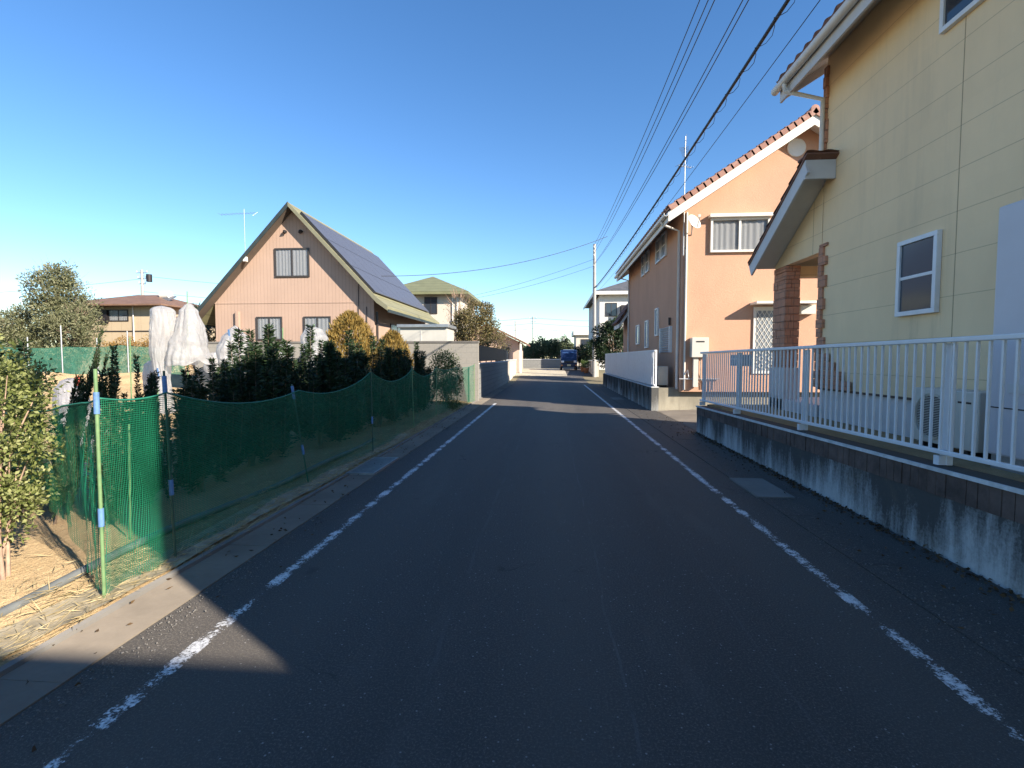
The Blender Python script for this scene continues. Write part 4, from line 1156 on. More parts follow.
# ------------------------------------------------------------------ trees and plants
def crown_points(n, c, rad, clumps, spread, power=.6, zmin=None):
    c = np.array(c); rad = np.array(rad)
    u = rng.normal(size=(clumps, 3)); u /= np.linalg.norm(u, axis=1, keepdims=True)
    k = c + u * rad * (rng.uniform(.25, 1., (clumps, 1)) ** power)
    if zmin is not None: k[:, 2] = np.maximum(k[:, 2], zmin)
    sz = rng.uniform(.6, 1.4, clumps) * spread
    i = rng.integers(0, clumps, n)
    d = rng.normal(size=(n, 3)); d /= np.linalg.norm(d, axis=1, keepdims=True)
    P = k[i] + d * (rng.uniform(0, 1, (n, 1)) ** .5) * sz[i][:, None]
    D = d + rng.normal(0, .6, (n, 3)) + np.array([0, 0, .25])
    return P, D, k

def tree(name, label, cat, loc, height, rad, cz, leafm, n, L, W, clumps=40, spread=.4, trunk_r=.1, bark='bark', group=None, bare=0, power=.6):
    x, y, z = loc
    t = thing(name, label, cat, loc, group)
    P, D, k = crown_points(n, (x, y, z + cz), rad, clumps, spread, power)
    b = MB()
    top = (x + .1 * rad[0], y, z + cz + rad[2] * .55)
    b.tube([(x, y, z - .1), (x + .03, y + .02, z + cz * .4), (x, y, z + cz), top], [trunk_r, trunk_r * .8, trunk_r * .5, trunk_r * .15], 9)
    for q in k[: min(len(k), 26)]:
        s = random.uniform(.3, .95); p0 = Vector((x, y, z + cz * s)); q = Vector(q)
        mid = p0.lerp(q, .5) + Vector((random.uniform(-.1, .1), random.uniform(-.1, .1), -.05 * rad[2]))
        b.tube([p0, mid, q], [trunk_r * .4, trunk_r * .25, trunk_r * .08], 6)
    for _ in range(bare):
        a = random.uniform(0, 6.28); e = random.uniform(.3, 1.3)
        dv = Vector((math.cos(a) * math.cos(e), math.sin(a) * math.cos(e), math.sin(e)))
        p0 = Vector((x, y, z + cz)) + Vector((dv.x * rad[0], dv.y * rad[1], dv.z * rad[2])) * .7
        p1 = p0 + dv * random.uniform(.3, .8) * rad[2] * .6
        b.tube([p0, p0.lerp(p1, .6) + Vector((0, 0, .05)), p1 + Vector((random.uniform(-.1, .1), 0, .1))], [.016, .01, .004], 5)
    b.build('trunk', M[bark], t)
    leaf_object('crown', P, D, rng.uniform(.7, 1.3, n) * L, rng.uniform(.7, 1.3, n) * W, M[leafm], t)
    return t

tree('olive_tree', 'big full grey olive tree rising at the far left of the field', 'tree', (-37.9, 36, 0), 9, (2.0, 2.0, 2.9), 6.2, 'olive', 12500, .22, .075, 90, .62, .22, bare=30)
tree('olive_tree', 'lower spreading olive tree to the left of the tall grey one', 'tree', (-41.5, 35.5, 0), 6, (3.4, 2.2, 1.7), 3.7, 'olive', 11000, .22, .075, 80, .72, .16, bare=6)
tree('olive_tree', 'thin half bare olive shrub leaning right beside the tall grey tree', 'tree', (-35.6, 35.0, 0), 6, (1.9, 1.6, 1.7), 3.9, 'olive', 7000, .20, .065, 60, .56, .12, bark='twig', bare=26)
tree('round_tree', 'dense round bronze green clipped tree above the dark street fence', 'tree', (-3.75, 24.6, 0), 4.4, (1.02, 1.0, 1.28), 3.05, 'round', 9500, .10, .05, 90, .34, .09, bark='bark_pale', bare=22, power=.35)
tree('bare_tree', 'leafless pink twigged tree leaning over the wall beside the round tree', 'tree', (-4.75, 25.6, 0), 5, (.75, .7, 1.3), 3.9, 'dry', 240, .06, .03, 30, .35, .06, bark='twig', bare=34)
tree('plum_tree', 'rusty half bare garden tree behind the end of the dark fence', 'tree', (-3.6, 33.5, 0), 3.6, (1.0, 1.6, .85), 2.6, 'round', 2400, .09, .045, 46, .35, .06, bark='twig', bare=20)
tree('evergreen_tree', 'dark glossy evergreen tree between the pole and the apricot house', 'tree', (4.05, 33.5, 0), 4.4, (1.25, 1.3, 1.55), 2.55, 'dark_tree', 9000, .16, .075, 80, .42, .12, power=.45)
tree('evergreen_tree', 'small dark evergreen hanging over the cream gate wall', 'tree', (3.55, 44.5, .4), 3, (.75, 1.0, .95), 1.75, 'dark_tree', 3000, .16, .08, 34, .35, .09)
tree('clipped_shrub', 'dark clipped shrub beside the blue van', 'shrub', (2.9, 52.5, .5), 2.6, (.95, .8, .95), 1.35, 'dark_tree', 3000, .18, .09, 36, .34, .08)
far = [(-3.4, 70, 3.0, 1.5), (-2.2, 66, 2.9, 1.5), (-1.2, 68, 3.9, 1.6), (.0, 66, 3.7, 1.5), (1.0, 70, 3.4, 1.4), (2.2, 84, 5.0, 1.1), (-5.2, 74, 3.4, 1.6), (3.2, 88, 4.0, 1.4)]
far_labels = ['rounded dark pine beside the pinkish house porch', 'tall pine left of the middle of the distant row', 'broad green tree in the middle of the distant row', 'distant green tree just left of the van roof',
              'low distant tree right behind the van', 'lone tall round topped tree above the van', 'distant tree behind the pinkish house roof', 'pale distant tree left of the flat topped house']
for (x, y, h, r_), lb in zip(far, far_labels):
    tree('distant_tree', lb, 'tree', (x, y, .5), h, (r_, r_, h * .32), h * .62, 'far_green', 1500, .30, .14, 30, .55, .12, group='trees at the end of the street')
for (x, y, h, r_), lb in zip([(-70, 110, 6, 6), (-56, 120, 5.5, 7), (-45, 118, 6, 6), (-95, 120, 7, 8), (-124, 112, 6.5, 9), (-108, 118, 6, 8)],
                             ['hazy tree cluster behind the brown roofed bungalow', 'low far tree right of the bungalow annex', 'far tree behind the grey roofed house', 'far tree left of the bungalow seen past the olive crown', 'far tree at the left frame edge behind the olive trees', 'far tree seen between the olive trunks']):
    tree('distant_tree', lb, 'tree', (x, y, .5), h, (r_, r_, h * .35), h * .6, 'far_green', 1500, .7, .35, 30, 1.6, .3, group='trees on the far left skyline')
# conifers with dark star-like leaves by the salmon house corner
tree('small_tree', 'dark spiky leaved tree at the left corner of the salmon house', 'tree', (-19.0, 26, 0), 4.5, (.9, .9, 1.1), 3.1, 'dark_tree', 900, .35, .07, 26, .35, .07, bare=10)
tree('small_tree', 'russet small tree below the left corner of the salmon house', 'tree', (-18.3, 24.5, 0), 3, (1.0, .8, .7), 2.4, 'dry', 1500, .12, .06, 26, .35, .06, bark='twig', bare=10)

def cone_conifer(label, loc, h, r, n):
    t = thing('golden_conifer', label, 'conifer', loc, 'golden conifers')
    x, y, z = loc
    MB().tube([(x, y, -.1), (x, y, h * .8)], [.06, .02], 8).build('trunk', M['bark'], t)
    u = rng.uniform(0, 1, n); zz = h * (.06 + .94 * u)
    lump = 1 + .14 * np.sin(rng.integers(0, 40, n) * 1.7)
    th = rng.uniform(0, 2 * np.pi, n)
    prof = np.sin(np.clip(1 - u, 0, 1) ** .62 * np.pi * .5) * (.72 + .28 * np.minimum(1, u * 3))
    rr = r * prof * lump * rng.uniform(.55, 1, n) ** .4 * (1 + .13 * np.sin(th * 5 + u * 9) + .1 * np.sin(th * 11 - u * 23))
    P = np.stack([x + rr * np.cos(th), y + rr * np.sin(th), z + zz], 1)
    D = np.stack([np.cos(th) * .5, np.sin(th) * .5, np.full(n, 1.)], 1) + rng.normal(0, .28, (n, 3))
    leaf_object('crown', P, D, rng.uniform(.08, .2, n), rng.uniform(.02, .05, n), M['gold'], t)
    return t
cone_conifer('larger golden conifer with rounded cone top in front of the salmon house', (-6.78, 16.5, 0), 3.08, 1.0, 12000)
cone_conifer('smaller golden conifer right of the larger golden cone', (-5.35, 16.6, 0), 2.42, .72, 7000)

def shoot_plant(name, label, cat, loc, h, spread, nshoot, leafm, group, lean=(0, 0), L=.055, W=.014, dens=150, seed=0):
    """many-stemmed podocarpus: upright bottle-brush shoots on bare crooked stems"""
    r = random.Random(seed); x, y, z = loc
    t = thing(name, label, cat, loc, group)
    b = MB(); Ps = []; Ds = []
    stems = []
    for k in range(5):
        a = k * 1.257 + r.uniform(-.3, .3); q = spread * r.uniform(.15, .5)
        p1 = Vector((x + math.cos(a) * q * .5, y + math.sin(a) * q * .5, z + h * .22)); p2 = Vector((x + math.cos(a) * q, y + math.sin(a) * q, z + h * .5))
        b.tube([(x + r.uniform(-.06, .06), y + r.uniform(-.06, .06), z - .06), p1, p2], [.022, .018, .01], 7)
        stems += [p1, p1.lerp(p2, .5)]
    for k in range(nshoot):
        a = r.uniform(0, 6.283); q = spread * math.sqrt(r.uniform(.0, 1))
        topz = h * (1 - .38 * (q / spread) ** 1.6) * r.uniform(.66, 1.06)
        base = min(stems, key=lambda s: (s.x - x - math.cos(a) * q) ** 2 + (s.y - y - math.sin(a) * q) ** 2)
        zb = z + topz * r.uniform(.10, .34)
        p0 = base; p1 = Vector((x + math.cos(a) * q * .85, y + math.sin(a) * q * .85, zb))
        p2 = Vector((x + math.cos(a) * q + r.uniform(-.05, .05) + lean[0] * topz, y + math.sin(a) * q + r.uniform(-.05, .05) + lean[1] * topz, z + topz))
        b.tube([p0, p1, p2], [.009, .007, .003], 5, cap=False)
        n = int(dens * (p2 - p1).length / .8)
        ts = np.array([r.random() for _ in range(n)]); ts = ts ** .7
        A = np.array(p1); B = np.array(p2)
        P = A + (B - A) * ts[:, None]
        th = rng.uniform(0, 6.283, n)
        D = np.stack([np.cos(th), np.sin(th), rng.uniform(-.1, .8, n)], 1)
        Ps.append(P); Ds.append(D)
        n2 = int(n * .7); P = np.array(p0) + (A - np.array(p0)) * rng.uniform(0, 1, (n2, 1)) + rng.normal(0, .035, (n2, 3)); Ps.append(P)
        th = rng.uniform(0, 6.283, n2); Ds.append(np.stack([np.cos(th), np.sin(th), rng.uniform(-.2, .8, n2)], 1))
    b.build('stems', M['bark'], t)
    P = np.concatenate(Ps); D = np.concatenate(Ds); n = len(P)
    leaf_object('foliage', P, D, rng.uniform(.7, 1.4, n) * L, rng.uniform(.8, 1.3, n) * W, M[leafm], t)
    return t
HG = 'dark podocarpus shrubs behind the net'
protos = [shoot_plant('podocarpus_shrub', 'p', 'shrub', (0, 0, 0), 1.95, .50, 30, 'yew', HG, seed=1, L=.085, W=.021, dens=250),
          shoot_plant('podocarpus_shrub', 'p', 'shrub', (0, 0, 0), 2.0, .54, 34, 'yew', HG, seed=2, L=.085, W=.021, dens=250),
          shoot_plant('podocarpus_shrub', 'p', 'shrub', (0, 0, 0), 1.9, .44, 24, 'yew', HG, seed=3, L=.085, W=.021, dens=250)]
spots = [  # x, y, height, width scale, label
    (-3.98, 4.25, 1.56, .42, 'small dark podocarpus with two clear spikes against the tan field'),
    (-4.08, 4.75, 1.50, .38, 'thin dark podocarpus between the spiked one and the white wrap'),
    (-4.05, 5.45, 1.52, .75, 'low dark podocarpus below the white wrapped cones'),
    (-4.25, 6.05, 1.45, .70, 'low dark podocarpus in front of the bagged pole'),
    (-4.25, 6.75, 1.84, .95, 'dark podocarpus just left of the tallest one'),
    (-4.35, 7.6, 2.18, 1.0, 'tallest dark podocarpus with a ragged spire under the salmon house window'),
    (-4.0, 8.3, 1.98, 1.0, 'dark podocarpus just right of the tallest one'),
    (-4.05, 9.2, 1.97, 1.05, 'dark podocarpus left of the golden conifer foot'),
    (-3.95, 10.1, 1.98, 1.05, 'dark podocarpus in front of the larger golden conifer'),
    (-3.9, 11.0, 1.92, 1.0, 'dark podocarpus between the two golden conifers'),
    (-3.85, 11.9, 1.90, 1.0, 'dark podocarpus in front of the smaller golden conifer'),
    (-3.8, 12.9, 1.90, 1.0, 'dark podocarpus below the pale shed'),
    (-3.75, 13.9, 1.88, 1.0, 'dark podocarpus next to the sunlit bush at the row end'),
    (-5.3, 8.6, 1.95, 1.1, 'dark podocarpus of the second row behind the tallest one'),
    (-5.3, 10.6, 1.95, 1.1, 'dark podocarpus of the second row left of the golden conifers'),
    (-5.1, 12.6, 1.90, 1.1, 'dark podocarpus of the second row before the golden conifers'),
    (-4.62, 4.25, 1.78, .22, 'slim dark podocarpus spire leaning right behind the yellow green bush'),
    (-5.05, 4.35, 1.80, .8, 'dark podocarpus behind the yellow green bush at the left edge'),
]
for k, (x, y, h, ws_, lb) in enumerate(spots):
    p = protos[k % 3]
    o = p if k < 3 else copy_tree(p)
    o.location = (x, y, .03); o.rotation_euler.z = random.uniform(0, 6.28)
    o.scale = (ws_, ws_, h / 1.85); o['label'] = lb
    if k == 16: o.rotation_euler = (0, R(14), .3)

def bush(name, label, loc, h, rad, leafm, n, L, W, clumps, spread, bark, stems=6, group=None):
    x, y, z = loc; t = thing(name, label, 'bush', loc, group)
    P, D, k = crown_points(n, (x, y, z + h - rad[2]), rad, clumps, spread, .5, z + .15)
    b = MB()
    for i in range(stems):
        q = Vector(k[i * len(k) // stems]); a = random.uniform(0, 6.28)
        p0 = Vector((x + .05 * math.cos(a), y + .05 * math.sin(a), z - .05)); m1 = p0.lerp(q, .45); m1.z += .12
        b.tube([p0, m1, q], [.016, .011, .004], 7)
        for j in range(2):
            q2 = Vector(k[random.randrange(len(k))]); b.tube([m1, m1.lerp(q2, .5) + Vector((0, 0, .06)), q2], [.008, .006, .002], 5)
    b.build('stems', M[bark], t)
    leaf_object('foliage', P, D, rng.uniform(.7, 1.3, n) * L, rng.uniform(.7, 1.3, n) * W, M[leafm], t)
    return t
bush('garden_bush', 'yellow green small leaved bush with pale trunk at the near left edge', (-3.84, 3.12, 0), 1.78, (.30, .36, .74), 'boxleaf', 8200, .034, .019, 70, .125, 'bark_pale', 6)
bush('garden_bush', 'sunlit fresh green bush at the far end of the net', (-3.45, 16.2, 0), 1.86, (.48, .55, .85), 'privet', 6500, .06, .03, 60, .20, 'bark')
bush('garden_bush', 'low green weed clump at the foot of the sunlit bush', (-2.98, 15.0, 0), .35, (.22, .5, .15), 'privet', 900, .05, .02, 14, .12, 'bark', 3)
# russet and grey green shrubs behind the trellis net at the far left
for k, (x, y, r_) in enumerate(((-32.6, 36.0, 1.9), (-30.0, 36.3, 1.8), (-27.6, 36.5, 1.8))):
    bush('russet_shrub', ['russet dry shrub under the bungalow window', 'russet dry shrub in the middle of its row', 'russet dry shrub nearest the plastic wraps'][k], (x, y, 0), 3.3, (r_, 1.0, 1.45), 'dry', 4200, .15, .07, 46, .45, 'twig', group='russet shrubs behind the far trellis')
for k, (x, y, r_) in enumerate(((-36.4, 34.6, 2.1), (-39.4, 34.6, 2.2), (-42.8, 34.6, 2.3), (-46.5, 35.2, 2.6))):
    bush('olive_shrub', ['low grey green shrub right under the big olive tree', 'low grey green shrub under the spreading olive tree', 'low grey green shrub near the left edge of the trellis', 'wide grey green shrub furthest left behind the trellis'][k], (x, y, 0), 3.3, (r_, 1.0, 1.5), 'olive', 4600, .20, .075, 46, .5, 'twig', group='grey green shrubs behind the far trellis')
# ------------------------------------------------------------------ nets
def net_mesh(b_, pts, tops, bots, sag, seg=14, nv=8, bulge=.05):
    pass
def net_object(name, spans, parent, m, nv=10):
    """spans: list of (base point, top point) stations; builds a draped net with uv in metres"""
    verts = []; uvs = []; faces = []
    run = 0
    rows = nv + 1
    cols = []
    for i, (bt, tp, sg) in enumerate(spans):
        if i == 0: cols.append((Vector(bt), Vector(tp), 0)); continue
        b0, t0, _ = spans[i - 1]; n = 12
        for k in range(1, n + 1):
            f_ = k / n; bb = Vector(b0).lerp(Vector(bt), f_); tt = Vector(t0).lerp(Vector(tp), f_)
            sagv = sg * 4 * f_ * (1 - f_)
            tt.z -= sagv; tt.x += .05 * sg * math.sin(f_ * 9)
            bb.x += .03 * math.sin(i * 3 + f_ * 8)
            cols.append((bb, tt, (Vector(b0) - Vector(bt)).length / n))
    for ci, (bb, tt, step) in enumerate(cols):
        run += step
        for j in range(rows):
            v = j / nv; p = bb.lerp(tt, v)
            w = .02 * math.sin(ci * .9 + j * .7) * math.sin(v * math.pi)
            verts.append((p.x + w, p.y + w * .5, p.z)); uvs.append((run, v * (tt - bb).length))
    for c in range(len(cols) - 1):
        for j in range(nv):
            faces.append((c*rows+j, (c+1)*rows+j, (c+1)*rows+j+1, c*rows+j+1))
    o0 = root_loc(parent)
    me = bpy.data.meshes.new(name); me.from_pydata([(p[0]-o0.x, p[1]-o0.y, p[2]-o0.z) for p in verts], [], faces)
    uvl = me.uv_layers.new(name='UVMap')
    for lp in me.loops: uvl.data[lp.index].uv = uvs[lp.vertex_index]
    me.polygons.foreach_set('use_smooth', [True] * len(faces)); me.materials.append(m)
    o = bpy.data.objects.new(name, me); COL.objects.link(o); o.parent = parent
    hem = MB().tube([c[1] for c in cols], .007, 5).build('top_rope', M['net_hem'], o)
    return o, cols

nf = thing('net_fence', 'green garden net strung on stakes along the left gutter', 'fence', (-3.0, 9, 0))
stations = [  # base, top of net, sag
    ((-4.9, 3.95, .80), (-4.9, 3.95, 1.16), 0),
    ((-3.95, 3.50, .62), (-3.95, 3.50, 1.20), .03),
    ((-3.45, 3.27, .40), (-3.45, 3.27, 1.26), .02),
    ((-3.12, 3.10, .14), (-3.12, 3.10, 1.30), .0),
    ((-2.95, 3.02, .03), (-2.93, 3.02, 1.34), .01),
    ((-2.97, 3.68, .02), (-3.00, 3.68, 1.33), .03),
    ((-3.06, 6.05, .02), (-3.12, 5.95, 1.20), .12),
    ((-3.00, 8.15, .02), (-3.01, 8.15, 1.37), .16),
    ((-3.12, 11.1, .02), (-3.14, 11.1, 1.36), .22),
    ((-3.12, 13.3, .02), (-3.10, 13.3, 1.34), .20),
    ((-3.00, 15.7, .02), (-3.00, 15.7, 1.32), .08),
    ((-2.82, 18.2, .02), (-2.82, 18.2, 1.35), .06)]
net_object('net', stations, nf, M['net'])
stakes = [((-2.93, 3.0, -.1), (-2.925, 3.0, 1.53), M['pole_green'], [(.50, .62), (1.24, 1.38)]),
          ((-2.95, 3.66, -.1), (-3.03, 3.70, 1.50), M['pole_dark'], [(.52, .64), (1.32, 1.46)]),
          ((-3.04, 6.04, -.1), (-3.15, 5.86, 1.28), M['pole_dark'], [(.40, .52), (1.10, 1.26)]),
          ((-2.98, 8.14, -.1), (-3.0, 8.14, 1.44), M['pole_dark'], [(.5, .62)]),
          ((-3.10, 11.1, -.1), (-3.14, 11.1, 1.42), M['pole_green'], []),
          ((-3.10, 13.3, -.1), (-3.08, 13.3, 1.40), M['pole_green'], []),
          ((-2.98, 15.7, -.1), (-2.99, 15.7, 1.38), M['pole_green'], []),
          ((-2.80, 18.15, -.1), (-2.80, 18.15, 1.4), M['pole_green'], [])]
for a, b2, m, clips in stakes:
    st = MB().tube([a, b2], .011 if m is M['pole_green'] else .009, 10).build('stake', m, nf)
    A, B = Vector(a), Vector(b2)
    for z0, z1 in clips:
        q0 = A.lerp(B, (z0 + .1) / (b2[2] + .1)); q1 = A.lerp(B, (z1 + .1) / (b2[2] + .1))
        MB().tube([q0, q1], .017, 10).build('tape_clip', M['clip_blue'], st)
# thin bamboo stakes deeper in the field
for k, (x, y, h) in enumerate(((-6.1, 6.8, 1.9), (-3.55, 3.9, 1.05), (-5.2, 6.2, 1.2))):
    o = MB().tube([(x, y, -.05), (x + .03, y, h)], .008, 8).build('garden_stake', M['pole_green'], origin=(x, y, 0))
    tag(o, ['pale thin stake standing alone in the tan field', 'short stake inside the net beside the nearest shrub', 'thin stake among the shrubs behind the second net stake'][k], 'stake', 'loose garden stakes')
# green trellis net at the back
tn = thing('net_fence', 'bleached green trellis net on white posts across the back left field', 'fence', (-33, 33, 0))
net_object('net', [((-48, 33, .3), (-48, 33, 2.45), 0), ((-40.5, 33, .3), (-40.5, 33, 2.5), .15), ((-34.2, 33, .3), (-34.2, 33, 2.4), .15), ((-30.2, 33, .3), (-30.2, 33, 2.5), .1), ((-25.5, 33, .2), (-25.5, 33, 2.4), .1)], tn, netmat('pale_green_net', (.10, .36, .25), .07, .34))
for x, h in ((-39.5, 3.2), (-37.2, 3.1), (-34.6, 3.9), (-31.9, 3.0), (-29.6, 3.5), (-27.0, 3.0)): MB().tube([(x, 32.95, 0), (x, 32.95, h)], .04, 8).build('stake', M['alu_grey'], tn)

# grey tube along the net, standing in for a stake's shadow line
pts = [(-3.32 + .05 * math.sin(y * 1.1), y, .07 + .02 * math.sin(y * 2)) for y in np.arange(1.6, 9.6, .4)]
tag(MB().tube(pts, .032, 10).build('shadow_tube', M['shadow_grey'], origin=(-3.3, 5, 0)), 'grey tube along the foot of the net standing in for a stake shadow', 'shadow stand-in')
def sheetmat_dz(u, v): return 0
b = MB()
def strip(u, v):
    y = 1.2 + 9 * u; x = -2.86 - .26 * v + .03 * math.sin(y * 2.3)
    return (x, y, soil_dz(x, y) + .016 + .012 * mnoise.noise((x * 9, y * 5, 1)) + .010)
b.grid(strip, 90, 6); 
tag(b.build('weed_sheet', simple('bleached_weed_fabric', (.33, .28, .19), .9, .35, 9, bump=.4), origin=(0, 0, 0)), 'bleached weed fabric strip pinned at the edge of the gutter', 'weed fabric')
# ------------------------------------------------------------------ plastic wrapped plants and sacks
def wrapped(name, label, cat, loc, prof, m, seed, wr=.12, group=None, pole=None, ties=(), flat=1.):
    x, y, z = loc; t = thing(name, label, cat, loc, group)
    b = MB(); n = 40; P = []
    hs = [p[1] for p in prof]
    H_ = hs[-1]; rows = 40
    def rad(h):
        for (r0, h0), (r1, h1) in zip(prof, prof[1:]):
            if h0 <= h <= h1:
                f_ = (h - h0) / (h1 - h0 + 1e-9); f_ = f_ * f_ * (3 - 2 * f_); return r0 + (r1 - r0) * f_
        return prof[-1][0]
    n = 90
    def fn(u, v):
        a = u * 2 * math.pi; c_, s_ = math.cos(a), math.sin(a)
        hem = (1 - v) ** 6 * .22 * mnoise.noise((c_ * 2.2 + seed, s_ * 2.2, 7.))
        h = hs[0] + (H_ - hs[0]) * v + hem
        q = mnoise.noise((c_ * 1.4 + seed, s_ * 1.4, h * 1.3))
        pleat = 1 - 2 * abs(mnoise.noise((c_ * 4.5 + seed * 3, s_ * 4.5, h * .9)))
        crump = 1 - 2 * abs(mnoise.noise((c_ * 5 + seed, s_ * 5, h * 7)))
        r = rad(min(max(h, hs[0]), H_)) * (1 + wr * (q * 1.3 + pleat * .55 + crump * .30))
        dx = .10 * mnoise.noise((seed, h * 1.1, 3.))
        return (x + dx + r * c_, y + r * s_ * flat, z + h)
    rows = 60
    b.grid(fn, n, rows)
    b.build('film', m, t)
    if pole: MB().tube([(x - .02, y - prof[2][0] * .2, z - .1), (x + .02, y - .02, z + pole)], .014, 8).build('stake', M['pole_green'], t)
    for zt in ties:
        r = rad(zt) * 1.06
        MB().obox((x + .02, y - r * 1.12, z + zt), (.022, 0, 0), (0, .006, .0), (0, -.02, .13)).build('tape', M['clip_blue'], t)
    return t
WG = 'plastic wrapped plants in the field'
wrapped('wrapped_plant', 'white plastic wrapped shrub, tall and narrow with torn film at its foot', 'wrapped plant', (-10.66, 13.0, .05), [(.22, .05), (.17, .5), (.15, .95), (.19, 1.3), (.24, 1.8), (.27, 2.4), (.26, 2.85), (.18, 2.95), (.02, 2.98)], M['wrap'], 1.3, .20, WG, None, (1.15,))
wrapped('wrapped_plant', 'white plastic wrapped shrub shaped like a broad cone beside the tall one', 'wrapped plant', (-10.12, 13.3, .05), [(.56, 1.36), (.53, 1.5), (.44, 1.9), (.335, 2.4), (.22, 2.85), (.10, 3.02), (.02, 3.08)], M['wrap'], 5.7, .15, WG, 3.4)
wrapped('wrapped_plant', 'white bagged plant on a stake with blue ties in front of the salmon house', 'wrapped plant', (-7.9, 12.0, .05), [(.24, .05), (.17, .5), (.09, .88), (.22, 1.12), (.33, 1.42), (.34, 1.75), (.25, 2.05), (.10, 2.28), (.01, 2.36)], M['wrap'], 8.1, .22, WG, None, (.95, 2.12))
wrapped('wrapped_plant', 'narrow translucent wrapped plant below the left ground window', 'wrapped plant', (-6.66, 12.0, .05), [(.12, .2), (.17, .8), (.20, 1.3), (.22, 1.7), (.2, 1.88), (.06, 1.92)], M['wrap'], 3.1, .2, WG, 2.3, (1.25,))
wrapped('wrapped_plant', 'white puffed wrapped plant under the right ground window', 'wrapped plant', (-6.0, 12.3, .05), [(.15, .3), (.24, .9), (.27, 1.4), (.23, 1.8), (.26, 2.05), (.18, 2.28), (.04, 2.34)], M['wrap'], 6.6, .25, WG, 2.4)
wrapped('wrapped_plant', 'white shining wrapped plant between shrubs left of the golden conifer', 'wrapped plant', (-5.6, 11.2, .05), [(.15, .3), (.22, .9), (.21, 1.4), (.16, 1.7), (.05, 1.85)], M['wrap'], 9.6, .25, WG)
sk = wrapped('sack', 'grey white sack with a red knotted top beside the yellow green bush', 'sack', (-6.3, 6.1, .03), [(.15, .0), (.18, .2), (.18, .6), (.17, .95), (.15, 1.15), (.10, 1.27), (.02, 1.31)], M['sack'], 2.2, .14)
MB().lathe([(.025, 1.22), (.03, 1.25), (.022, 1.28), (.034, 1.31), (.012, 1.34)], (-6.10, 6.0, .03), 9).build('red_cap', M['red'], sk)
sk = wrapped('sack', 'squat grey cloth covered mound in the middle of the tan field', 'sack', (-12.6, 15.0, .03), [(.26, .0), (.28, .5), (.27, 1.0), (.22, 1.35), (.12, 1.48), (.02, 1.5)], M['sack'], 12.2, .12)
sk = wrapped('sack', 'small white bag on the block wall side between the wrapped plants', 'sack', (-12.3, 17.6, .03), [(.3, 1.05), (.34, 1.2), (.32, 1.55), (.2, 1.75), (.04, 1.8)], M['wrap'], 14.2, .2)
pw_ = thing('wood_pile', 'weathered planks leaning in a heap beside the bagged plant', 'wood pile', (-9.2, 14, 0))
for k in range(6):
    a = (-9.9 + k * .14, 14.2 + .1 * k, .25 + .16 * k); b3 = (-8.2 + random.uniform(-.2, .2), 14.0 + .1 * k, .85 + .07 * k)
    MB().bar(a, b3, .16, .04).build('plank', M['twig'] if k % 2 else M['cover'], pw_)
MB().box(-9.6, -8.4, 14.1, 15.0, 0, .5).build('pallet_base', M['bark'], pw_)

# low bank at the back of the field
# ------------------------------------------------------------------ van and lane-side bits
def van():
    Y0 = 45.6; X0 = 1.62; Z = gz(Y0)
    t = thing('parked_van', 'dark blue kei van standing in the lane at the end of the street', 'van', (X0, Y0, Z))
    hw = .74
    side = [(-0.0, .32), (3.3, .32), (3.3, 1.2), (3.2, 1.78), (2.9, 1.86), (.75, 1.86), (.42, 1.72), (.08, 1.08), (-.02, .9)]
    b = MB(); b.prism([(Y0 + p[0], Z + p[1]) for p in side], 'x', X0 - hw, X0 + hw); b.build('body', M['van_blue'], t, bevel=.06)
    b = MB(); b.quad((X0 - .64, Y0 + .115, Z + 1.12), (X0 + .64, Y0 + .115, Z + 1.12), (X0 + .58, Y0 + .385, Z + 1.66), (X0 - .58, Y0 + .385, Z + 1.66))
    o = b.build('windscreen', M['glass_blue'], t); s_ = o.modifiers.new('s', 'SOLIDIFY'); s_.thickness = .04; s_.offset = 1
    for s in (-1, 1):
        MB().box(X0 + s * .56 - .12, X0 + s * .56 + .12, Y0 - .07, Y0 + .02, Z + .70, Z + .88).build('headlight', M['lamp_lens'], t, bevel=.02)
        MB().box(X0 + s * .62 - .06, X0 + s * .62 + .06, Y0 - .09, Y0 + .0, Z + .42, Z + .50).build('indicator', M['amber'], t)
        MB().box(X0 + s * .86 - .09, X0 + s * .86 + .09, Y0 + .42, Y0 + .52, Z + 1.12, Z + 1.34).build('mirror', M['black'], t, bevel=.02)
        MB().box(X0 + s * (hw + .004) - .004, X0 + s * (hw + .004) + .004, Y0 + .8, Y0 + 3.0, Z + 1.2, Z + 1.68).build('side_window', M['glass_dark'], t)
        for yy in (.55, 2.75):
            w = MB().lathe([(.02, -.08), (.26, -.08), (.28, -.05), (.28, .05), (.26, .08), (.02, .08)], (X0 + s * (hw - .06), Y0 + yy, Z + .28), 20, 'x').build('wheel', M['tyre'], t)
            MB().lathe([(.01, 0), (.16, 0), (.165, .01)], (X0 + s * (hw + .025), Y0 + yy, Z + .28), 16, 'x').build('rim', M['steel'], w)
    MB().box(X0 - .70, X0 + .70, Y0 - .08, Y0 + .02, Z + .30, Z + .62).build('bumper', M['van_blue'], t, bevel=.03)
    MB().box(X0 - .4, X0 + .4, Y0 - .05, Y0 + .0, Z + .68, Z + .84).build('grille', M['black'], t)
    MB().box(X0 - .165, X0 + .165, Y0 - .10, Y0 - .081, Z + .38, Z + .545).build('number_plate', M['plate_yellow'], t)
    MB().box(X0 - .5, X0 + .5, Y0 + .95, Y0 + 3.0, Z + 1.861, Z + 1.89).build('roof_panel', simple('pale_blue_roof', (.32, .42, .55), .3, .05, 3), t, bevel=.012)
van()
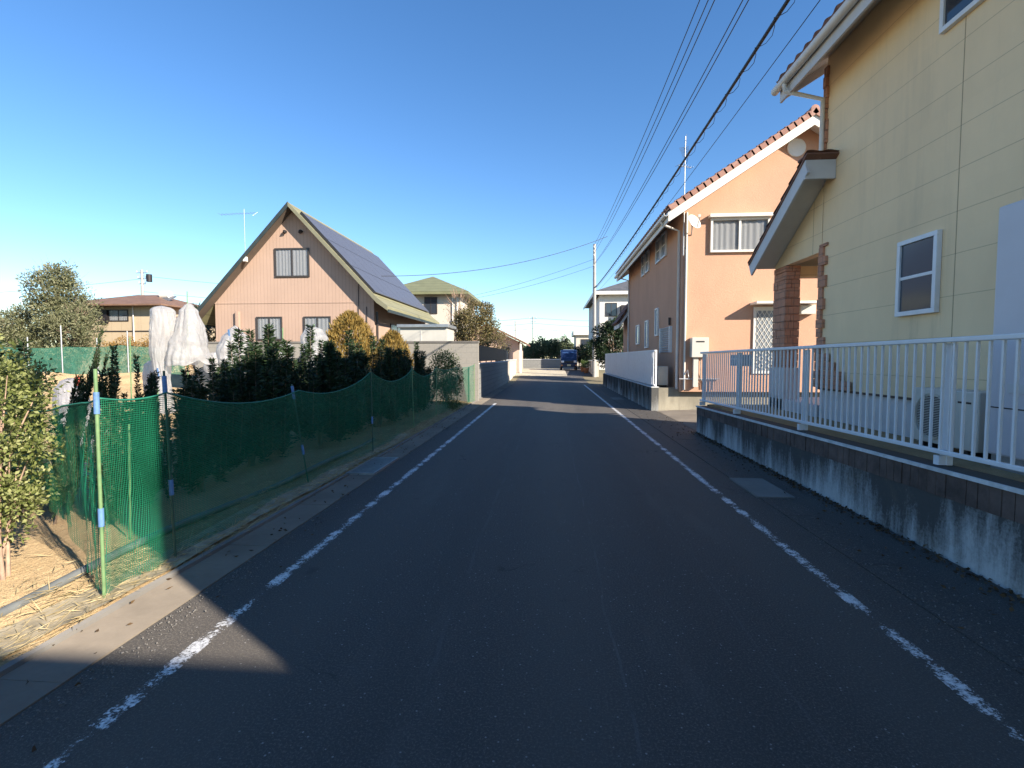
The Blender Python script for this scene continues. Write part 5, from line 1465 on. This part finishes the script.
for k, (x, y) in enumerate(((2.75, 43.5), (2.9, 41.6))):
    t = thing('planter', ['clay planter with a green plant nearest the cream gate wall end', 'clay planter with a green plant closer to the blue van'][1 - k], 'planter', (x, y, gz(y)), 'clay planters along the lane')
    MB().lathe([(.02, 0), (.16, .0), (.22, .36), (.25, .38), (.25, .42), (.21, .42), (.20, .36), (.02, .36)], (x, y, gz(y)), 18).build('pot', M['terracotta'], t)
    P, D, _ = crown_points(500, (x, y, gz(y) + .7), (.26, .26, .30), 12, .15)
    leaf_object('plant', P, D, rng.uniform(.08, .14, 500), rng.uniform(.03, .05, 500), M['privet'], t)

# ------------------------------------------------------------------ poles and wires
up = thing('utility_pole', 'tall concrete utility pole on the right at the end of the street', 'utility pole', (3.25, 38, gz(38)))
MB().tube([(3.25, 38, 0), (3.19, 38, 10.05)], [.15, .10], 14).build('shaft', M['pole_conc'], up)
for z in (9.75, 9.45, 9.15, 8.4): MB().tube([(3.19, 37.86, z), (3.12, 37.62, z), (3.10, 37.62, z + .10)], .03, 8).build('insulator', M['trim_white'], up)
MB().tube([(3.3, 37.9, 6.9), (3.3, 37.55, 6.9)], .05, 8).build('cable_clamp', M['black'], up)
b = MB()
for k in range(16): b.tube([(3.10 + (.18 if k % 2 else 0), 37.95, 2.4 + k * .42), (3.02 + (.36 if k % 2 else 0), 37.95, 2.4 + k * .42)], .012, 5)
b.build('climbing_step', M['steel'], up)
def pole_far(label, x, y, h, r=.12, arms=2, lattice=False):
    t = thing('utility_pole', label, 'utility pole', (x, y, .4))
    MB().tube([(x, y, 0), (x, y, h)], [r * 1.3, r], 10).build('shaft', M['pole_conc'], t)
    for k in range(arms):
        a = MB().box(x - .9 + .2 * k, x + .9 - .2 * k, y - .06, y + .06, h - .5 - k * .8, h - .38 - k * .8).build('crossarm', M['steel'], t)
        for q in (-.8, 0, .8): MB().tube([(x + q * (1 - .2 * k), y, h - .37 - k * .8), (x + q * (1 - .2 * k), y, h - .15 - k * .8)], .06, 8).build('insulator', M['trim_white'], a)
    return t
p = pole_far('utility pole with crossarms and transformer behind the red brown roof', -60.2, 70, 14.6, .2, 3)
MB().tube([(-59.0, 69.9, 12.8), (-59.0, 69.9, 13.9)], .38, 12).build('transformer', M['dark_metal'], p)
pole_far('thin far pole with two crossarms above the distant pines', -4.3, 120, 11.5, .16, 2)
pole_far('thin far mast left of the crossarmed pole', -8.9, 125, 10.8, .14, 0)
pole_far('short street pole in front of the distant pines', 1.0, 72, 4.6, .09, 1)

def wire(name, label, pts, r, sag, group, n=40, spiral=0):
    """polyline of spans with parabolic sag"""
    P = []
    for (a, b2), s in zip(zip(pts, pts[1:]), sag):
        for k in range(n):
            f_ = k / n; p = Vector(a).lerp(Vector(b2), f_); p.z -= 4 * s * f_ * (1 - f_); P.append(p)
    P.append(Vector(pts[-1]))
    b = MB().tube(P, r, 6)
    o = b.build(name, M['wire'], origin=tuple(pts[0]))
    if spiral:
        s = MB(); L = []
        for i in range(len(P) - 1):
            for k in range(6):
                f_ = k / 6; p = P[i].lerp(P[i + 1], f_); a = (i * 6 + k) * 1.05
                L.append(p + Vector((math.cos(a) * spiral, 0, math.sin(a) * spiral - spiral * .8)))
        s.tube(L, .005, 4); s.build('hanger_coil', M['wire'], o)
    return tag(o, label, 'wire', group)
GW = 'overhead wires along the street'
NP = -9.0
wire('power_line', 'topmost power line along the street, leftmost of the high three', [(3.10, 37.6, 9.85), (3.00, NP, 9.75)], .010, [.80], GW)
wire('power_line', 'middle power line of the high three', [(3.10, 37.6, 9.55), (3.06, NP, 9.40)], .010, [.80], GW)
wire('power_line', 'power line nearest the low pair among the high three', [(3.10, 37.6, 9.25), (3.12, NP, 9.30)], .010, [.82], GW)
wire('power_line', 'left wire of the low pair above the thick cable', [(3.10, 37.6, 8.50), (3.10, NP, 8.10)], .009, [.86], GW)
wire('power_line', 'right wire of the low pair above the thick cable', [(3.10, 37.6, 8.45), (3.16, NP, 8.05)], .009, [.92], GW)
wire('telephone_cable', 'thick black telephone cable with coiled hanger passing the eaves', [(3.28, 37.6, 6.85), (3.02, NP, 6.75)], .027, [.50], GW, 70, .06)
wire('telephone_cable', 'thin single telephone wire right of the thick coiled cable', [(3.4, 37.6, 6.5), (3.15, NP, 6.25)], .006, [.45], GW)
wire('service_wire', 'service wire crossing the street to the salmon house roof', [(3.10, 28.5, 8.35), (-7.55, 22.0, 5.25)], .012, [.55], GW)
wire('service_wire', 'faint service wire from the pole towards the round tree', [(3.2, 37.6, 8.4), (-12, 45, 6.4)], .009, [.5], GW)
wire('service_wire', 'fainter lower service wire from the pole over the green roof', [(3.2, 37.6, 8.9), (-20, 60, 8.0)], .010, [.9], GW)
for k, (z, x1, lb) in enumerate(((13.7, -20, 'far wire from the transformer pole, highest'), (11.4, -20, 'far wire from the transformer pole, second'), (10.4, -20, 'far wire from the transformer pole, third'), (9.5, -20, 'far wire from the transformer pole, lowest'))):
    wire('power_line', lb + ', running to the right behind the houses', [(-60, 70, z), (x1, 78, z - 2.2)], .022, [.5], 'far wires')
    wire('power_line', lb + ', running to the left edge', [(-60, 70, z - .4), (-130, 80, z - 1.5)], .022, [.8], 'far wires')
for k, (z, lb) in enumerate(((10.9, 'upper far wire between masts above the pines'), (9.6, 'middle far wire between masts above the pines'), (8.3, 'lowest far wire between masts above the pines'))):
    wire('power_line', lb, [(-40, 122, z), (-4.3, 120, z + .3), (30, 118, z)], .03, [.8, .8], 'far wires')

# ------------------------------------------------------------------ light, sky, camera
AZ = R(55); EL = R(26)
sun_dir = Vector((math.sin(AZ) * math.cos(EL), -math.cos(AZ) * math.cos(EL), math.sin(EL)))   # towards the sun
sl = bpy.data.lights.new('sun', 'SUN'); sl.energy = 4.7; sl.angle = R(.5); sl.color = (1.0, .89, .75)
so = bpy.data.objects.new('sun', sl); COL.objects.link(so)
so.rotation_euler = sun_dir.to_track_quat('Z', 'Y').to_euler(); so.location = (20, -15, 25)
wd = bpy.data.worlds.new('World'); scene.world = wd; wd.use_nodes = True
nt = wd.node_tree; nt.nodes.clear()
sky = nt.nodes.new('ShaderNodeTexSky'); sky.sky_type = 'NISHITA'; sky.sun_disc = False
sky.sun_elevation = EL
sky.sun_rotation = math.atan2(sun_dir.x, sun_dir.y)
sky.altitude = 0; sky.air_density = 1.0; sky.dust_density = .0; sky.ozone_density = 3.0
bg = nt.nodes.new('ShaderNodeBackground'); bg.inputs['Strength'].default_value = .10
wo = nt.nodes.new('ShaderNodeOutputWorld')
hs = nt.nodes.new('ShaderNodeHueSaturation'); hs.inputs['Hue'].default_value = .504; hs.inputs['Saturation'].default_value = 1.20
nt.links.new(sky.outputs[0], hs.inputs['Color']); nt.links.new(hs.outputs[0], bg.inputs['Color']); nt.links.new(bg.outputs[0], wo.inputs['Surface'])

cam = bpy.data.cameras.new('camera'); co = bpy.data.objects.new('camera', cam); COL.objects.link(co)
cam.sensor_width = 36; cam.lens = 500 / 1024 * 36; cam.clip_end = 4000; cam.clip_start = .05
co.location = (0, 0, 1.6); co.rotation_euler = (R(90 - 2.97), 0, R(4.46))
scene.camera = co
vs = scene.view_settings
vs.view_transform = 'Standard'; vs.look = 'None'; vs.exposure = 1.2; vs.gamma = 1; vs.use_curve_mapping = False
scene.cycles.max_bounces = 8; scene.cycles.transparent_max_bounces = 24
scene.cycles.use_denoising = True
